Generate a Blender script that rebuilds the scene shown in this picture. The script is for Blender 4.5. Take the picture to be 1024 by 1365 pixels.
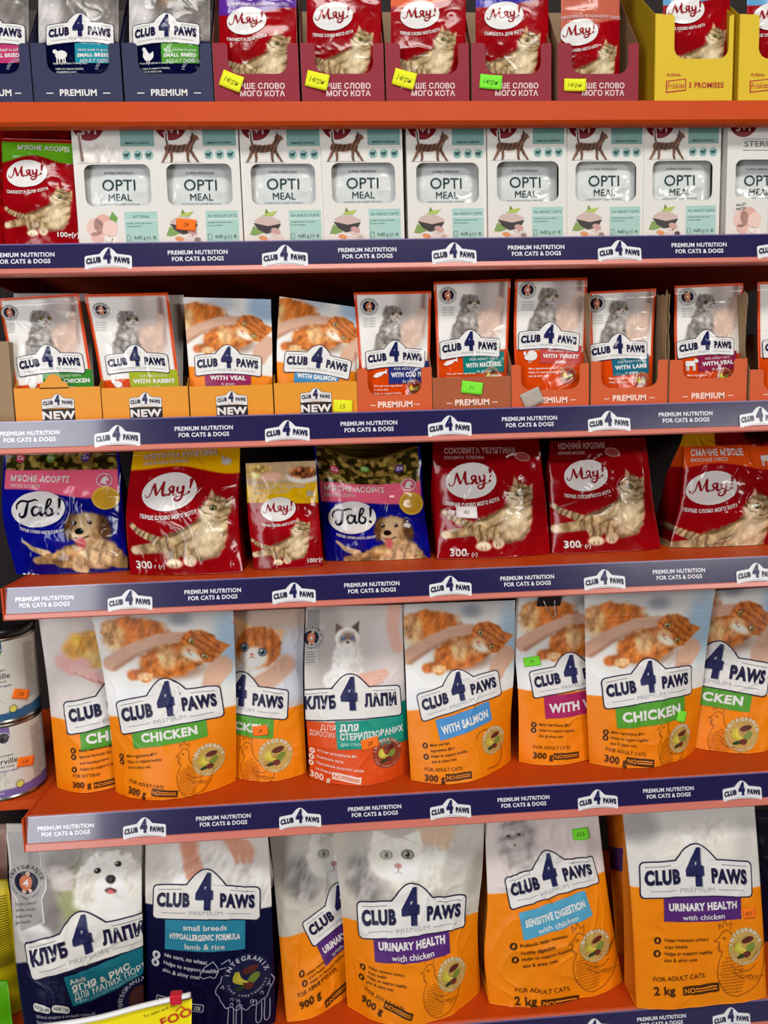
import bpy, math, random
import numpy as np
from mathutils import Matrix, Vector
from mathutils.geometry import tessellate_polygon

# ------------------------------------------------------------------ camera
for o in list(bpy.data.objects): bpy.data.objects.remove(o)
SC = bpy.context.scene
COL = SC.collection
IW, IH, FPX, DIST = 1024, 1365, 1025.0, 1.025
PITCH, YAW, ROLL = math.radians(7.16083), math.radians(3.74709), math.radians(-1.65036)
def cam_axes():
    cp, sp, cy, sy, cr, sr = math.cos(PITCH), math.sin(PITCH), math.cos(YAW), math.sin(YAW), math.cos(ROLL), math.sin(ROLL)
    fwd = np.array([sy*cp, cy*cp, -sp]); r0 = np.array([cy, -sy, 0.0]); u0 = np.cross(r0, fwd)
    return cr*r0 + sr*u0, -sr*r0 + cr*u0, fwd
RT, UP, FW = cam_axes()
cam = bpy.data.cameras.new('camera'); camo = bpy.data.objects.new('camera', cam); COL.objects.link(camo)
cam.sensor_fit = 'HORIZONTAL'; cam.sensor_width = 36; cam.lens = 36*FPX/IW; cam.clip_start = 0.02; cam.clip_end = 50
M4 = Matrix(((RT[0], UP[0], -FW[0], 0), (RT[1], UP[1], -FW[1], -DIST), (RT[2], UP[2], -FW[2], 0), (0, 0, 0, 1)))
camo.matrix_world = M4
SC.camera = camo
# ------------------------------------------------------------------ light and exposure
vs = SC.view_settings
SC.display_settings.display_device = 'sRGB'
vs.view_transform = 'Standard'; vs.look = 'None'; vs.gamma = 1.0; vs.exposure = -0.08; vs.use_curve_mapping = False
world = bpy.data.worlds.new('store_ambient'); SC.world = world; world.use_nodes = True
bgn = world.node_tree.nodes['Background']; bgn.inputs[0].default_value = (1.0, 0.96, 0.92, 1); bgn.inputs[1].default_value = 0.015
def area(name, loc, target, sx, sy, power, col=(1, 1, 1)):
    l = bpy.data.lights.new(name, 'AREA'); l.shape = 'RECTANGLE'; l.size = sx; l.size_y = sy; l.energy = power; l.color = col
    o = bpy.data.objects.new(name, l); COL.objects.link(o); o.location = loc
    d = Vector(target) - Vector(loc); o.rotation_euler = d.to_track_quat('-Z', 'Y').to_euler()
    return o
area('ceiling_lamp', (0.35, -2.3, 2.75), (0.1, 0.0, -0.35), 2.6, 0.6, 90, (1.0, 0.965, 0.92))
area('aisle_lamp', (2.8, -4.2, 1.0), (0.1, 0.0, -0.4), 1.6, 0.5, 58, (1.0, 0.965, 0.92))
area('doorway_light', (-1.30, -2.2, 0.0), (-0.2, 0.0, -0.1), 0.6, 2.2, 34, (0.97, 0.97, 1.0))

# ------------------------------------------------------------------ pixel -> place
def ray(px, py):
    return (px-IW/2)/FPX*RT - (py-IH/2)/FPX*UP + FW
def at(px, py, Y):                       # point of the ray in the plane Y
    d = ray(px, py); t = (Y+DIST)/d[1]
    return d*t + np.array([0, -DIST, 0.0])
SHELF = {1: 0.3925, 2: 0.2235, 3: 0.0035, 4: -0.2125, 5: -0.5325, 6: -0.8945}   # top of each board
RAILB = {1: 0.3645, 2: 0.1865, 3: -0.0365, 4: -0.2535, 5: -0.578, 6: -0.935}     # bottom of each rail
RAILT = {1: 0.3935, 2: 0.2255, 3: 0.0055, 4: -0.2115, 5: -0.5315, 6: -0.8955}

# ------------------------------------------------------------------ materials
def lin(c):
    c = np.asarray(c, float)/255.0
    return np.where(c <= 0.04045, c/12.92, ((c+0.055)/1.055)**2.4)
def mat_print(name, rough, spec=0.5, coat=0.0, bump=0.0, metal=0.0, bscale=220):
    m = bpy.data.materials.new(name); m.use_nodes = True; nt = m.node_tree; b = nt.nodes['Principled BSDF']
    a = nt.nodes.new('ShaderNodeVertexColor'); a.layer_name = 'Col'
    nt.links.new(a.outputs['Color'], b.inputs['Base Color'])
    b.inputs['Roughness'].default_value = rough; b.inputs['Specular IOR Level'].default_value = spec
    b.inputs['Coat Weight'].default_value = coat; b.inputs['Coat Roughness'].default_value = 0.08; b.inputs['Metallic'].default_value = metal
    if bump:
        n = nt.nodes.new('ShaderNodeTexNoise'); n.inputs['Scale'].default_value = bscale; n.inputs['Detail'].default_value = 3
        tc = nt.nodes.new('ShaderNodeTexCoord'); nt.links.new(tc.outputs['Object'], n.inputs['Vector'])
        bp = nt.nodes.new('ShaderNodeBump'); bp.inputs['Strength'].default_value = bump; bp.inputs['Distance'].default_value = 0.002
        nt.links.new(n.outputs['Fac'], bp.inputs['Height']); nt.links.new(bp.outputs['Normal'], b.inputs['Normal'])
    return m
def mat_solid(name, rgb, rough, metal=0.0, spec=0.5, bump=0.0, var=0.0, scale=60, coat=0.0):
    m = bpy.data.materials.new(name); m.use_nodes = True; nt = m.node_tree; b = nt.nodes['Principled BSDF']
    c = lin(rgb); b.inputs['Base Color'].default_value = (*c, 1); b.inputs['Roughness'].default_value = rough
    b.inputs['Metallic'].default_value = metal; b.inputs['Specular IOR Level'].default_value = spec; b.inputs['Coat Weight'].default_value = coat
    if var or bump:
        n = nt.nodes.new('ShaderNodeTexNoise'); n.inputs['Scale'].default_value = scale; n.inputs['Detail'].default_value = 5
        tc = nt.nodes.new('ShaderNodeTexCoord'); nt.links.new(tc.outputs['Object'], n.inputs['Vector'])
        if var:
            r = nt.nodes.new('ShaderNodeMapRange'); r.inputs['To Min'].default_value = 1-var; r.inputs['To Max'].default_value = 1+var
            mx = nt.nodes.new('ShaderNodeMix'); mx.data_type = 'RGBA'; mx.blend_type = 'MULTIPLY'; mx.inputs[0].default_value = 1
            mx.inputs[6].default_value = (*c, 1); nt.links.new(n.outputs['Fac'], r.inputs['Value']); nt.links.new(r.outputs[0], mx.inputs[7]); nt.links.new(mx.outputs[2], b.inputs['Base Color'])
        if bump:
            bp = nt.nodes.new('ShaderNodeBump'); bp.inputs['Strength'].default_value = bump; bp.inputs['Distance'].default_value = 0.001
            nt.links.new(n.outputs['Fac'], bp.inputs['Height']); nt.links.new(bp.outputs['Normal'], b.inputs['Normal'])
    return m
MAT = dict(
    film=mat_print('printed_film', 0.36, 0.28, 0.0, 0.10, bscale=90),
    gloss=mat_print('glossy_printed_film', 0.13, 0.35, 0.0, 0.14, bscale=70),
    matte=mat_print('matte_printed_film', 0.45, 0.28, 0.0, 0.08, bscale=90),
    card=mat_print('printed_cardboard', 0.5, 0.35, 0.0, 0.05, bscale=300),
    paper=mat_print('sticker_paper', 0.7, 0.2),
    strip=mat_print('printed_label_strip', 0.22, 0.5, 0.8, 0.04, bscale=40),
    canp=mat_print('printed_can_label', 0.45, 0.4),
    orange=mat_solid('orange_powder_coated_steel', (196, 70, 12), 0.5, spec=0.18, bump=0.05, var=0.06, scale=40),
    lip=mat_solid('pink_reflection_lip', (212, 122, 106), 0.3, bump=0.03, var=0.05, scale=30),  # orange rail lip, its pinkish reflection painted into the base colour
    back=mat_solid('dark_back_panel', (30, 20, 18), 0.8, var=0.2, scale=12),
    floor=mat_solid('grey_floor_tile', (120, 116, 110), 0.4, var=0.1, scale=8),
    black=mat_solid('black_painted_steel', (16, 16, 18), 0.3),
    wire=mat_solid('nickel_wire', (200, 200, 205), 0.2, metal=1.0),
    tin=mat_solid('tinplate', (170, 168, 160), 0.3, metal=1.0),
    zipw=mat_solid('white_zip_plastic', (238, 238, 236), 0.35),
    zipr=mat_solid('red_zip_slider', (206, 28, 50), 0.3),
)

# ------------------------------------------------------------------ noise
def _h(ix, iy, s):
    n = (ix.astype(np.int64)*374761393 + iy.astype(np.int64)*668265263 + s*974634777) & 0xffffffff
    n = ((n ^ (n >> 13))*1274126177) & 0xffffffff
    return ((n ^ (n >> 16)) & 0xffff)/65535.0
def vn(x, y, s=0):
    ix, iy = np.floor(x), np.floor(y); fx, fy = x-ix, y-iy
    fx = fx*fx*(3-2*fx); fy = fy*fy*(3-2*fy)
    a, b, c, d = _h(ix, iy, s), _h(ix+1, iy, s), _h(ix, iy+1, s), _h(ix+1, iy+1, s)
    return (a*(1-fx)+b*fx)*(1-fy) + (c*(1-fx)+d*fx)*fy
def sst(e0, e1, x):
    t = np.clip((x-e0)/(e1-e0+1e-12), 0, 1); return t*t*(3-2*t)

# ------------------------------------------------------------------ painting a printed picture on the vertices of a panel
class Frame:
    def __init__(s, cv, cu, cvv, sc, rot=0, flip=1, sy=1):
        s.c = cv; r = math.radians(rot); dx, dy = cv.U-cu, cv.V-cvv
        s.x = flip*(dx*math.cos(r)+dy*math.sin(r))/sc; s.y = (-dx*math.sin(r)+dy*math.cos(r))/(sc*sy)
    def put(s, d, col, soft, a=1.0, fur=0.0, stripe=None, fn=0.0, fs=9.0):
        if fn: d = d + fn*(vn(s.x/fs, s.y/fs, 7)-0.5)*2
        m = a*sst(soft, -soft, d)
        i = np.nonzero(m > 0.004)[0]
        if not len(i): return
        c = np.tile(np.asarray(col, float), (len(i), 1)); x, y = s.x[i], s.y[i]
        if stripe:
            ang, per, amt, c2 = stripe; an = math.radians(ang)
            w = np.sin((x*math.cos(an)+y*math.sin(an))/per*6.2832 + 5*vn(x/per/1.3, y/per/1.3, 3))
            k = (amt*sst(0.05, 0.75, w))[:, None]; c = c*(1-k)+np.asarray(c2, float)*k
        if fur:
            c = c*(1+fur*(1.1*(vn(x/fs*.5, y/fs*.5, 11)-0.5) + 0.8*(vn((x+.5*y)/fs*2.2, (y-.5*x)/fs*.6, 5)-0.5) + .25*(vn(x/fs*2, y/fs*2, 15)-.5)))[:, None]
        s.c.C[i] = s.c.C[i]*(1-m[i])[:, None] + c*m[i][:, None]
    def ell(s, x, y, rx, ry, col, soft=2, rot=0, **k):
        r = math.radians(rot); dx, dy = s.x-x, s.y-y
        a, b = dx*math.cos(r)+dy*math.sin(r), -dx*math.sin(r)+dy*math.cos(r)
        s.put((np.sqrt((a/rx)**2+(b/ry)**2)-1)*min(rx, ry), col, soft, **k)
    def line(s, pts, w0, w1, col, soft=2, **k):
        n = len(pts)-1; d = None
        for i in range(n):
            (x0, y0), (x1, y1) = pts[i], pts[i+1]; L = (x1-x0)**2+(y1-y0)**2+1e-9
            t = np.clip(((s.x-x0)*(x1-x0)+(s.y-y0)*(y1-y0))/L, 0, 1)
            r = (w0+(w1-w0)*(i+t)/n)/2
            q = np.hypot(s.x-x0-t*(x1-x0), s.y-y0-t*(y1-y0))-r
            d = q if d is None else np.minimum(d, q)
        s.put(d, col, soft, **k)
    def poly(s, pts, col, soft=2, **k):
        p = np.asarray(pts, float); n = len(p); d = np.full(s.x.shape, 1e9); ins = np.zeros(s.x.shape, bool)
        for i in range(n):
            a, b = p[i], p[(i+1) % n]; e = b-a; L = e@e+1e-9
            t = np.clip(((s.x-a[0])*e[0]+(s.y-a[1])*e[1])/L, 0, 1)
            d = np.minimum(d, np.hypot(s.x-a[0]-t*e[0], s.y-a[1]-t*e[1]))
            cr = ((a[1] > s.y) != (b[1] > s.y))
            ins ^= cr & (s.x < (b[0]-a[0])*(s.y-a[1])/(b[1]-a[1]+1e-12)+a[0])
        s.put(np.where(ins, -d, d), col, soft, **k)
class Canvas:
    def __init__(s, U, V, H):
        s.U, s.V, s.H = U, V, H; s.C = np.full((len(U), 3), 225.0)
    def fill(s, col): s.C[:] = col
    def frame(s, u, v, sc, rot=0, flip=1, sy=1): return Frame(s, u, v, sc, rot, flip, sy)
    def band(s, fn, col, soft=0.6):        # everything below the line v = fn(u)
        m = sst(-soft, soft, s.V-fn(s.U))[:, None]; s.C = s.C*(1-m)+np.asarray(col, float)*m
    def grain(s, amt, sc, seed=1):
        s.C *= (1+amt*(vn(s.U/sc, s.V/sc, seed)-0.5))[:, None]

# ------------------------------------------------------------------ flat printed shapes
_tc = {}
def text_mesh(body, bold=0.0, shear=0.0):
    k = (body, bold, shear)
    if k in _tc: return _tc[k]
    c = bpy.data.curves.new('glyphs', 'FONT'); c.body = body; c.offset = bold; c.shear = shear; c.resolution_u = 3; c.space_character = 1+2.2*max(0.0, bold)
    o = bpy.data.objects.new('glyphs', c); m = bpy.data.meshes.new_from_object(o)
    n = len(m.vertices); v = np.zeros(n*3); m.vertices.foreach_get('co', v); v = v.reshape(-1, 3)[:, :2]/0.7
    m.calc_loop_triangles(); t = np.zeros(len(m.loop_triangles)*3, np.int32); m.loop_triangles.foreach_get('vertices', t); t = t.reshape(-1, 3)
    bpy.data.objects.remove(o); bpy.data.meshes.remove(m); bpy.data.curves.remove(c)
    w = (v[:, 0].min(), v[:, 0].max()) if n else (0, 0)
    _tc[k] = (v, t, w); return _tc[k]
def subdiv(v, t, L, it=6):
    v = np.asarray(v, float); t = np.asarray(t, np.int64)
    for _ in range(it):
        if len(t) == 0: break
        e = np.concatenate([t[:, [0, 1]], t[:, [1, 2]], t[:, [2, 0]]]); es = np.sort(e, 1)
        key, inv = np.unique(es, axis=0, return_inverse=True); inv = inv.ravel()
        ln = np.hypot(*(v[key[:, 0]]-v[key[:, 1]]).T); lg = ln > L
        if not lg.any(): break
        mid = np.full(len(key), -1, np.int64); mid[lg] = len(v)+np.arange(lg.sum())
        v = np.concatenate([v, (v[key[lg, 0]]+v[key[lg, 1]])/2]); n = len(t)
        m = mid[inv].reshape(3, n).T; cnt = (m >= 0).sum(1); out = [t[cnt == 0]]
        q = np.nonzero(cnt == 3)[0]; a, b, c = t[q].T; x, y, z = m[q].T
        out += [np.stack(z_, 1) for z_ in ((a, x, z), (x, b, y), (z, y, c), (x, y, z))]
        for r in range(3):
            T = np.roll(t, -r, 1); Mm = np.roll(m, -r, 1)
            q = np.nonzero((cnt == 1) & (Mm[:, 0] >= 0))[0]; a, b, c = T[q].T; x = Mm[q, 0]
            out += [np.stack((a, x, c), 1), np.stack((x, b, c), 1)]
            q = np.nonzero((cnt == 2) & (Mm[:, 2] < 0))[0]; a, b, c = T[q].T; x, y = Mm[q, 0], Mm[q, 1]
            out += [np.stack((a, x, c), 1), np.stack((x, y, c), 1), np.stack((x, b, y), 1)]
        t = np.concatenate(out)
    return v, t
def catmull(pts, n=5):
    p = [np.asarray(q, float) for q in pts]; p = [2*p[0]-p[1]]+p+[2*p[-1]-p[-2]]; out = []
    for i in range(1, len(p)-2):
        for k in range(n):
            t = k/n; a, b, c, d = p[i-1], p[i], p[i+1], p[i+2]
            out.append(0.5*(2*b+(c-a)*t+(2*a-5*b+4*c-d)*t*t+(3*b-a-3*c+d)*t**3))
    out.append(p[-2]); return np.array(out)
def rrect(u0, v0, u1, v1, r, n=4):
    out = []
    for cx, cy, a in ((u1-r, v1-r, 0), (u0+r, v1-r, 90), (u0+r, v0+r, 180), (u1-r, v0+r, 270)):
        for k in range(n+1):
            b = math.radians(a+90*k/n); out.append((cx+r*math.cos(b), cy+r*math.sin(b)))
    return out
DK = (27, 26, 62); WH = (232, 230, 226)
class Label:
    def __init__(s): s.it = []; s.x = None
    def add(s, v, t, col, layer):
        v = np.asarray(v, float)
        if s.x: v = s.x(v)
        s.it.append((v, np.asarray(t, np.int64).reshape(-1, 3), col, layer))
    def group(s, cu, cv, rot=0, arch=0.0, w=50.0, skew=0.0):   # following shapes are drawn around (cu, cv)
        r = math.radians(rot); c_, s_ = math.cos(r), math.sin(r)
        def f(v):
            x, y = v[:, 0], v[:, 1]+arch*(v[:, 0]/(w/2))**2+skew*v[:, 0]
            return np.stack([cu+x*c_-y*s_, cv+x*s_+y*c_], 1)
        s.x = f
    def end(s): s.x = None
    def poly(s, pts, col, layer=1, holes=()):
        loops = [[Vector((p[0], p[1], 0)) for p in pts]]+[[Vector((p[0], p[1], 0)) for p in h] for h in holes]
        flat = [q for l in loops for q in l]; t = tessellate_polygon(loops)
        v = np.array([(q.x, q.y) for q in flat])
        if s.x: v, t = subdiv(v, np.array(t), 4.0)
        s.add(v, t, col, layer)
    def rect(s, u0, v0, u1, v1, col, layer=1, r=0):
        s.poly(rrect(u0, v0, u1, v1, r) if r else [(u0, v0), (u1, v0), (u1, v1), (u0, v1)], col, layer)
    def ell(s, u, v, a, b, col, layer=1, rot=0, n=28):
        r = math.radians(rot)
        s.poly([(u+a*math.cos(k)*math.cos(r)-b*math.sin(k)*math.sin(r), v+a*math.cos(k)*math.sin(r)+b*math.sin(k)*math.cos(r)) for k in np.arange(n)*2*math.pi/n], col, layer)
    def stroke(s, pts, w, col, layer=2, smooth=True, closed=False):
        p = np.asarray(pts, float)
        if closed: p = np.concatenate([p, p[:1]])
        w = np.atleast_1d(np.asarray(w, float)); ww = np.interp(np.linspace(0, 1, len(p)), np.linspace(0, 1, len(w)), w) if len(w) > 1 else np.full(len(p), w[0])
        if smooth and len(p) > 2:
            k = len(p); p = catmull(p, 5); ww = np.interp(np.linspace(0, 1, len(p)), np.linspace(0, 1, k), ww)
        d = np.gradient(p, axis=0); n = np.stack([-d[:, 1], d[:, 0]], 1); n /= (np.linalg.norm(n, axis=1)[:, None]+1e-9)
        v = np.concatenate([p+n*ww[:, None]/2, p-n*ww[:, None]/2]); k = len(p); i = np.arange(k-1)
        s.add(v, np.concatenate([np.stack([i, i+1, i+k], 1), np.stack([i+1, i+k+1, i+k], 1)]), col, layer)
    def text(s, body, u, v, h, col, layer=3, bold=0.0, align='c', rot=0, maxw=None, shear=0.0, sx=1.0, curve=0.0):
        m, t, (a, b) = text_mesh(body, bold, shear); w = (b-a)*h*sx
        if maxw and w > maxw: sx *= maxw/w; w = maxw
        x = (m[:, 0]-a)*h*sx; y = -m[:, 1]*h
        x = x-(w/2 if align == 'c' else w if align == 'r' else 0)
        if curve: y = y+curve*(x/(w/2))**2
        r = math.radians(rot); s.add(np.stack([u+x*math.cos(r)-y*math.sin(r), v+x*math.sin(r)+y*math.cos(r)], 1), t, col, layer)
        return w
    def ring(s, body, cu, cv, r, h, a0, a1, col, layer=3, bold=0.02, inward=False):
        n = len(body)
        for i, ch in enumerate(body):
            if ch == ' ': continue
            a = math.radians(a0+(a1-a0)*(i/(n-1)))
            s.text(ch, cu+r*math.sin(a), cv-r*math.cos(a), h, col, layer, bold, 'c', math.degrees(a)+(180 if inward else 0))
    def logo(s, cu, cv, w, words=('CLUB', 'PAWS'), rot=0, arch=0.03, premium=True, skew=0.0, edge=DK, rail=False):
        k = w
        s.group(cu, cv, rot, arch*k, k, skew)
        def shape(g):
            hw, top, bot = 0.5*k+g, -0.115*k-g, 0.185*k+g; r = 0.035*k+g*0.6; out = []
            bw, bt = 0.185*k+g*0.7, -0.25*k-g
            top_pts = [(x, top+(bt-top)*max(0.0, math.cos(min(1, abs(x)/bw)*math.pi/2))**1.0) for x in np.linspace(-bw, bw, 19)]
            out = top_pts
            for cx, cy, a in ((hw-r, top+r, 270), (hw-r, bot-r, 0), (-hw+r, bot-r, 90), (-hw+r, top+r, 180)):
                if a == 90: out += [(x, bot) for x in np.linspace(hw-r, -hw+r, 9)[1:-1]]
                for j in range(5):
                    b = math.radians(a+90*j/4); out.append((cx+r*math.cos(b), cy+r*math.sin(b)))
            return out
        if not rail:
            s.poly(shape(0.012*k), edge, 3); s.poly(shape(0.0), WH, 4)
            s.stroke([(-0.46*k, -0.078*k), (-0.23*k, -0.082*k)], 0.006*k, (120, 120, 130), 5, False)
            s.stroke([(0.46*k, -0.078*k), (0.23*k, -0.082*k)], 0.006*k, (120, 120, 130), 5, False)
        B = 0.058
        s.text(words[0], -0.307*k, 0.074*k, 0.112*k, (150, 150, 160), 5, B, 'c', maxw=0.315*k)
        s.text(words[1], 0.298*k, 0.074*k, 0.112*k, (150, 150, 160), 5, B, 'c', maxw=0.325*k)
        s.text(words[0], -0.312*k, 0.068*k, 0.112*k, DK, 6, B, 'c', maxw=0.315*k)
        s.text(words[1], 0.293*k, 0.068*k, 0.112*k, DK, 6, B, 'c', maxw=0.325*k)
        s.text('4', -0.012*k, 0.085*k, 0.285*k, (150, 150, 160), 5, B, 'c', maxw=0.165*k)
        s.text('4', -0.02*k, 0.078*k, 0.285*k, (32, 34, 84), 6, B, 'c', maxw=0.165*k)
        if premium:
            s.text('PREMIUM', 0, 0.15*k, 0.038*k, (165, 165, 172), 5, 0.0, 'c', sx=1.45)
            s.stroke([(-0.42*k, 0.132*k), (-0.19*k, 0.132*k)], 0.006*k, (150, 150, 156), 5, False)
            s.stroke([(0.42*k, 0.132*k), (0.19*k, 0.132*k)], 0.006*k, (150, 150, 156), 5, False)
        s.end(); return shape
    def meow(s, cu, cv, w, rot=-4, oval=WH, ink=(150, 22, 34)):        # the oval with the cat word
        k = w/230.0
        s.ell(cu, cv, 100*k*1.02, 70*k, oval, 3, rot=-6)
        s.group(cu-88*k, cv+20*k, rot); k *= .875
        P = lambda l: [(x*k, -y*k) for x, y in l]
        for pts, wd in (([(0, 14), (2, 3), (12, 0), (24, 14), (32, 38), (40, 56)], [5, 4, 4, 6, 7]), ([(40, 56), (44, 30), (50, 5)], [7, 11, 9]), ([(50, 5), (64, 30), (80, 60)], [4, 5, 7]),
                        ([(80, 60), (75, 34), (76, 9), (84, 2), (94, 9)], [8, 11, 11, 8, 4]),
                        ([(122, 36), (108, 35), (103, 26), (109, 17), (121, 20)], [7, 6, 7, 6, 5]), ([(124, 37), (120, 18), (122, 4), (129, 2), (136, 9)], [8, 11, 10, 6, 4]), ([(112, 18), (104, 5), (94, 2)], [8, 7, 4]),
                        ([(140, 34), (140, 16), (147, 8), (157, 16)], [8, 10, 8, 5]), ([(164, 36), (160, 10), (154, -14), (138, -24), (126, -16), (136, -6), (162, -4), (186, 4)], [9, 10, 9, 7, 6, 5, 5, 2]),
                        ([(197, 62), (190, 22)], [14, 6])):
            s.stroke(P(pts), [q*k*1.15 for q in wd], ink, 5)
        s.ell(186*k, -7*k, 6*k, 6*k, ink, 5, n=12); s.end()
    def woof(s, cu, cv, w, rot=-3):
        k = w/215.0
        s.ell(cu, cv, 106*k, 70*k, WH, 3, rot=-6)
        s.group(cu-78*k, cv+30*k, rot)
        P = lambda l: [(x*k, -y*k) for x, y in l]
        for pts, wd in (([(-4, 28), (-2, 48), (18, 62), (46, 58), (72, 64), (84, 58)], [4, 7, 9, 8, 7, 3]), ([(44, 58), (36, 30), (28, 6), (14, -2), (4, 6), (8, 16)], [7, 12, 12, 9, 6, 5]),
                        ([(88, 30), (70, 36), (58, 22), (62, 4), (76, 4), (88, 20)], [7, 9, 10, 9, 7, 5]), ([(94, 36), (88, 14), (93, 2), (103, 8)], [9, 12, 9, 4]),
                        ([(106, 10), (116, 42), (126, 62), (136, 58), (128, 42), (114, 28), (108, 12), (116, 0), (132, 4), (136, 20), (124, 28)], [6, 9, 8, 7, 7, 8, 9, 9, 9, 8, 5]),
                        ([(168, 66), (160, 24)], [13, 6])):
            s.stroke(P(pts), [q*k*1.05 for q in wd], (22, 22, 40), 5)
        s.ell(156*k, -4*k, 6*k, 6*k, (22, 22, 40), 5, n=12); s.end()
    def seal(s, cu, cv, r, disc=(196, 160, 84), ink=WH, kind='fruit'):
        s.ell(cu, cv, r, r, disc, 2)
        s.ring('INTEGRANIX', cu, cv, r*0.79, r*0.2, -75, 75, ink, 4)
        s.ring('food complements', cu, cv, r*0.93, r*0.13, 250, 110, ink, 4, 0.0, True)
        q = r*0.66
        if kind == 'fruit':
            s.stroke([(cu-q*.7, cv-q*.5), (cu-q*.75, cv+q*.1), (cu-q*.25, cv+q*.5)], [q*.1, q*.4, q*.1], (200, 190, 60), 4)
            s.stroke([(cu-q*.55, cv-q*.5), (cu-q*.45, cv+q*.1), (cu+q*.05, cv+q*.35)], [q*.1, q*.36, q*.1], (220, 205, 80), 5)
            s.ell(cu+q*.25, cv-q*.5, q*.55, q*.26, (96, 42, 34), 4, -12, 14); s.ell(cu+q*.45, cv+q*.15, q*.5, q*.3, (122, 140, 54), 4, -40, 14)
            s.ell(cu+q*.1, cv+q*.62, q*.34, q*.26, (110, 48, 36), 5, 0, 12); s.ell(cu-q*.4, cv+q*.72, q*.4, q*.16, (42, 62, 34), 5, -15, 12)
        else:
            s.ell(cu, cv, q, q, (28, 28, 52), 4); s.ell(cu, cv, q*.55, q*.7, (206, 120, 84), 5, 0, 9)
            s.text('4', cu, cv+q*.32, q*.62, WH, 6, 0.03)
            for a in (20, 140, 250): s.ell(cu+q*.8*math.cos(a), cv+q*.8*math.sin(a), q*.2, q*.2, (214, 180, 160), 5, 0, 8)
    def hen(s, cu, cv, k, col=(150, 82, 14), w=1.0):
        P = lambda l: [(cu+x*k, cv+y*k) for x, y in l]
        for pts in ([(-8, -42), (-14, -34), (-20, -30), (-14, -28), (-15, -18), (-10, -16)], [(-8, -42), (-2, -42), (4, -36), (4, -26), (10, -14), (22, -4), (34, 0), (44, -14)],
                    [(-10, -16), (-17, 0), (-17, 18), (-10, 34), (2, 42), (20, 40), (36, 30), (46, 10), (48, -10)], [(-12, -44), (-13, -52), (-8, -47), (-5, -56), (-1, -48), (4, -51), (3, -42)],
                    [(-13, -28), (-16, -22), (-12, -18)], [(0, 2), (10, 10), (24, 12), (34, 6)], [(2, 10), (14, 20), (28, 18)]):
            s.stroke(P(pts), 1.0*w*k, col, 2)
        s.ell(cu-7*k, cv-33*k, 2*k, 2*k, col, 2, 0, 8)
        rnd = random.Random(3)
        for r_ in range(13):
            for q in range(9):
                x = -14+q*3.6+(r_ % 2)*1.8; y = -12+r_*4
                if ((x-2)/17)**2+((y-14)/27)**2 < 1: s.stroke(P([(x-1.6, y), (x, y+1.9), (x+1.6, y)]), 0.7*w*k, col, 2, False)
        for i in range(6): s.stroke(P([(26+i*2.6, 2-i*1.5), (33+i*3, -8-i*2.4), (38+i*3, -10-i*1.5)]), 0.7*w*k, col, 2)
        for i in range(5): s.stroke(P([(16+i*5, 22+i*1.5), (22+i*5, 18+i), (26+i*5, 24)]), 0.7*w*k, col, 2)
    def sheep(s, cu, cv, k, col=(176, 182, 205), w=1.0):
        P = lambda l: [(cu+x*k, cv+y*k) for x, y in l]
        s.stroke(P([(-34, -38), (-44, -32), (-50, -22), (-46, -18), (-38, -20), (-32, -18), (-28, -28), (-34, -38)]), w*k, col, 2)
        s.stroke(P([(-24, -34), (-14, -38), (-16, -30), (-26, -28)]), w*k, col, 2)
        rnd = random.Random(5); pts = []
        for a in np.linspace(0, 2*math.pi, 34): pts.append((4+34*math.cos(a)*(1+.05*math.cos(8*a)), 0+28*math.sin(a)*(1+.09*math.sin(17*a))))
        s.stroke(P(pts), w*k, col, 2)
        for i in range(46):
            a = rnd.uniform(0, 6.28); r = math.sqrt(rnd.random()); x, y = 4+31*r*math.cos(a), 25*r*math.sin(a)
            s.stroke(P([(x-2.5, y), (x-1, y-2.5), (x+1.5, y-1), (x+.5, y+1.5)]), .8*w*k, col, 2)
        for x in (-16, -6, 18, 28): s.stroke(P([(x, 22), (x-1, 48), (x+5, 48), (x+6, 24)]), w*k, col, 2)
    def lines(s, u, v, texts, h, col, step, bold=0.0, icons=None, maxw=None):
        for i, t in enumerate(texts): s.text(t, u, v+i*step, h, col, 3, bold, 'l', maxw=maxw)

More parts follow.
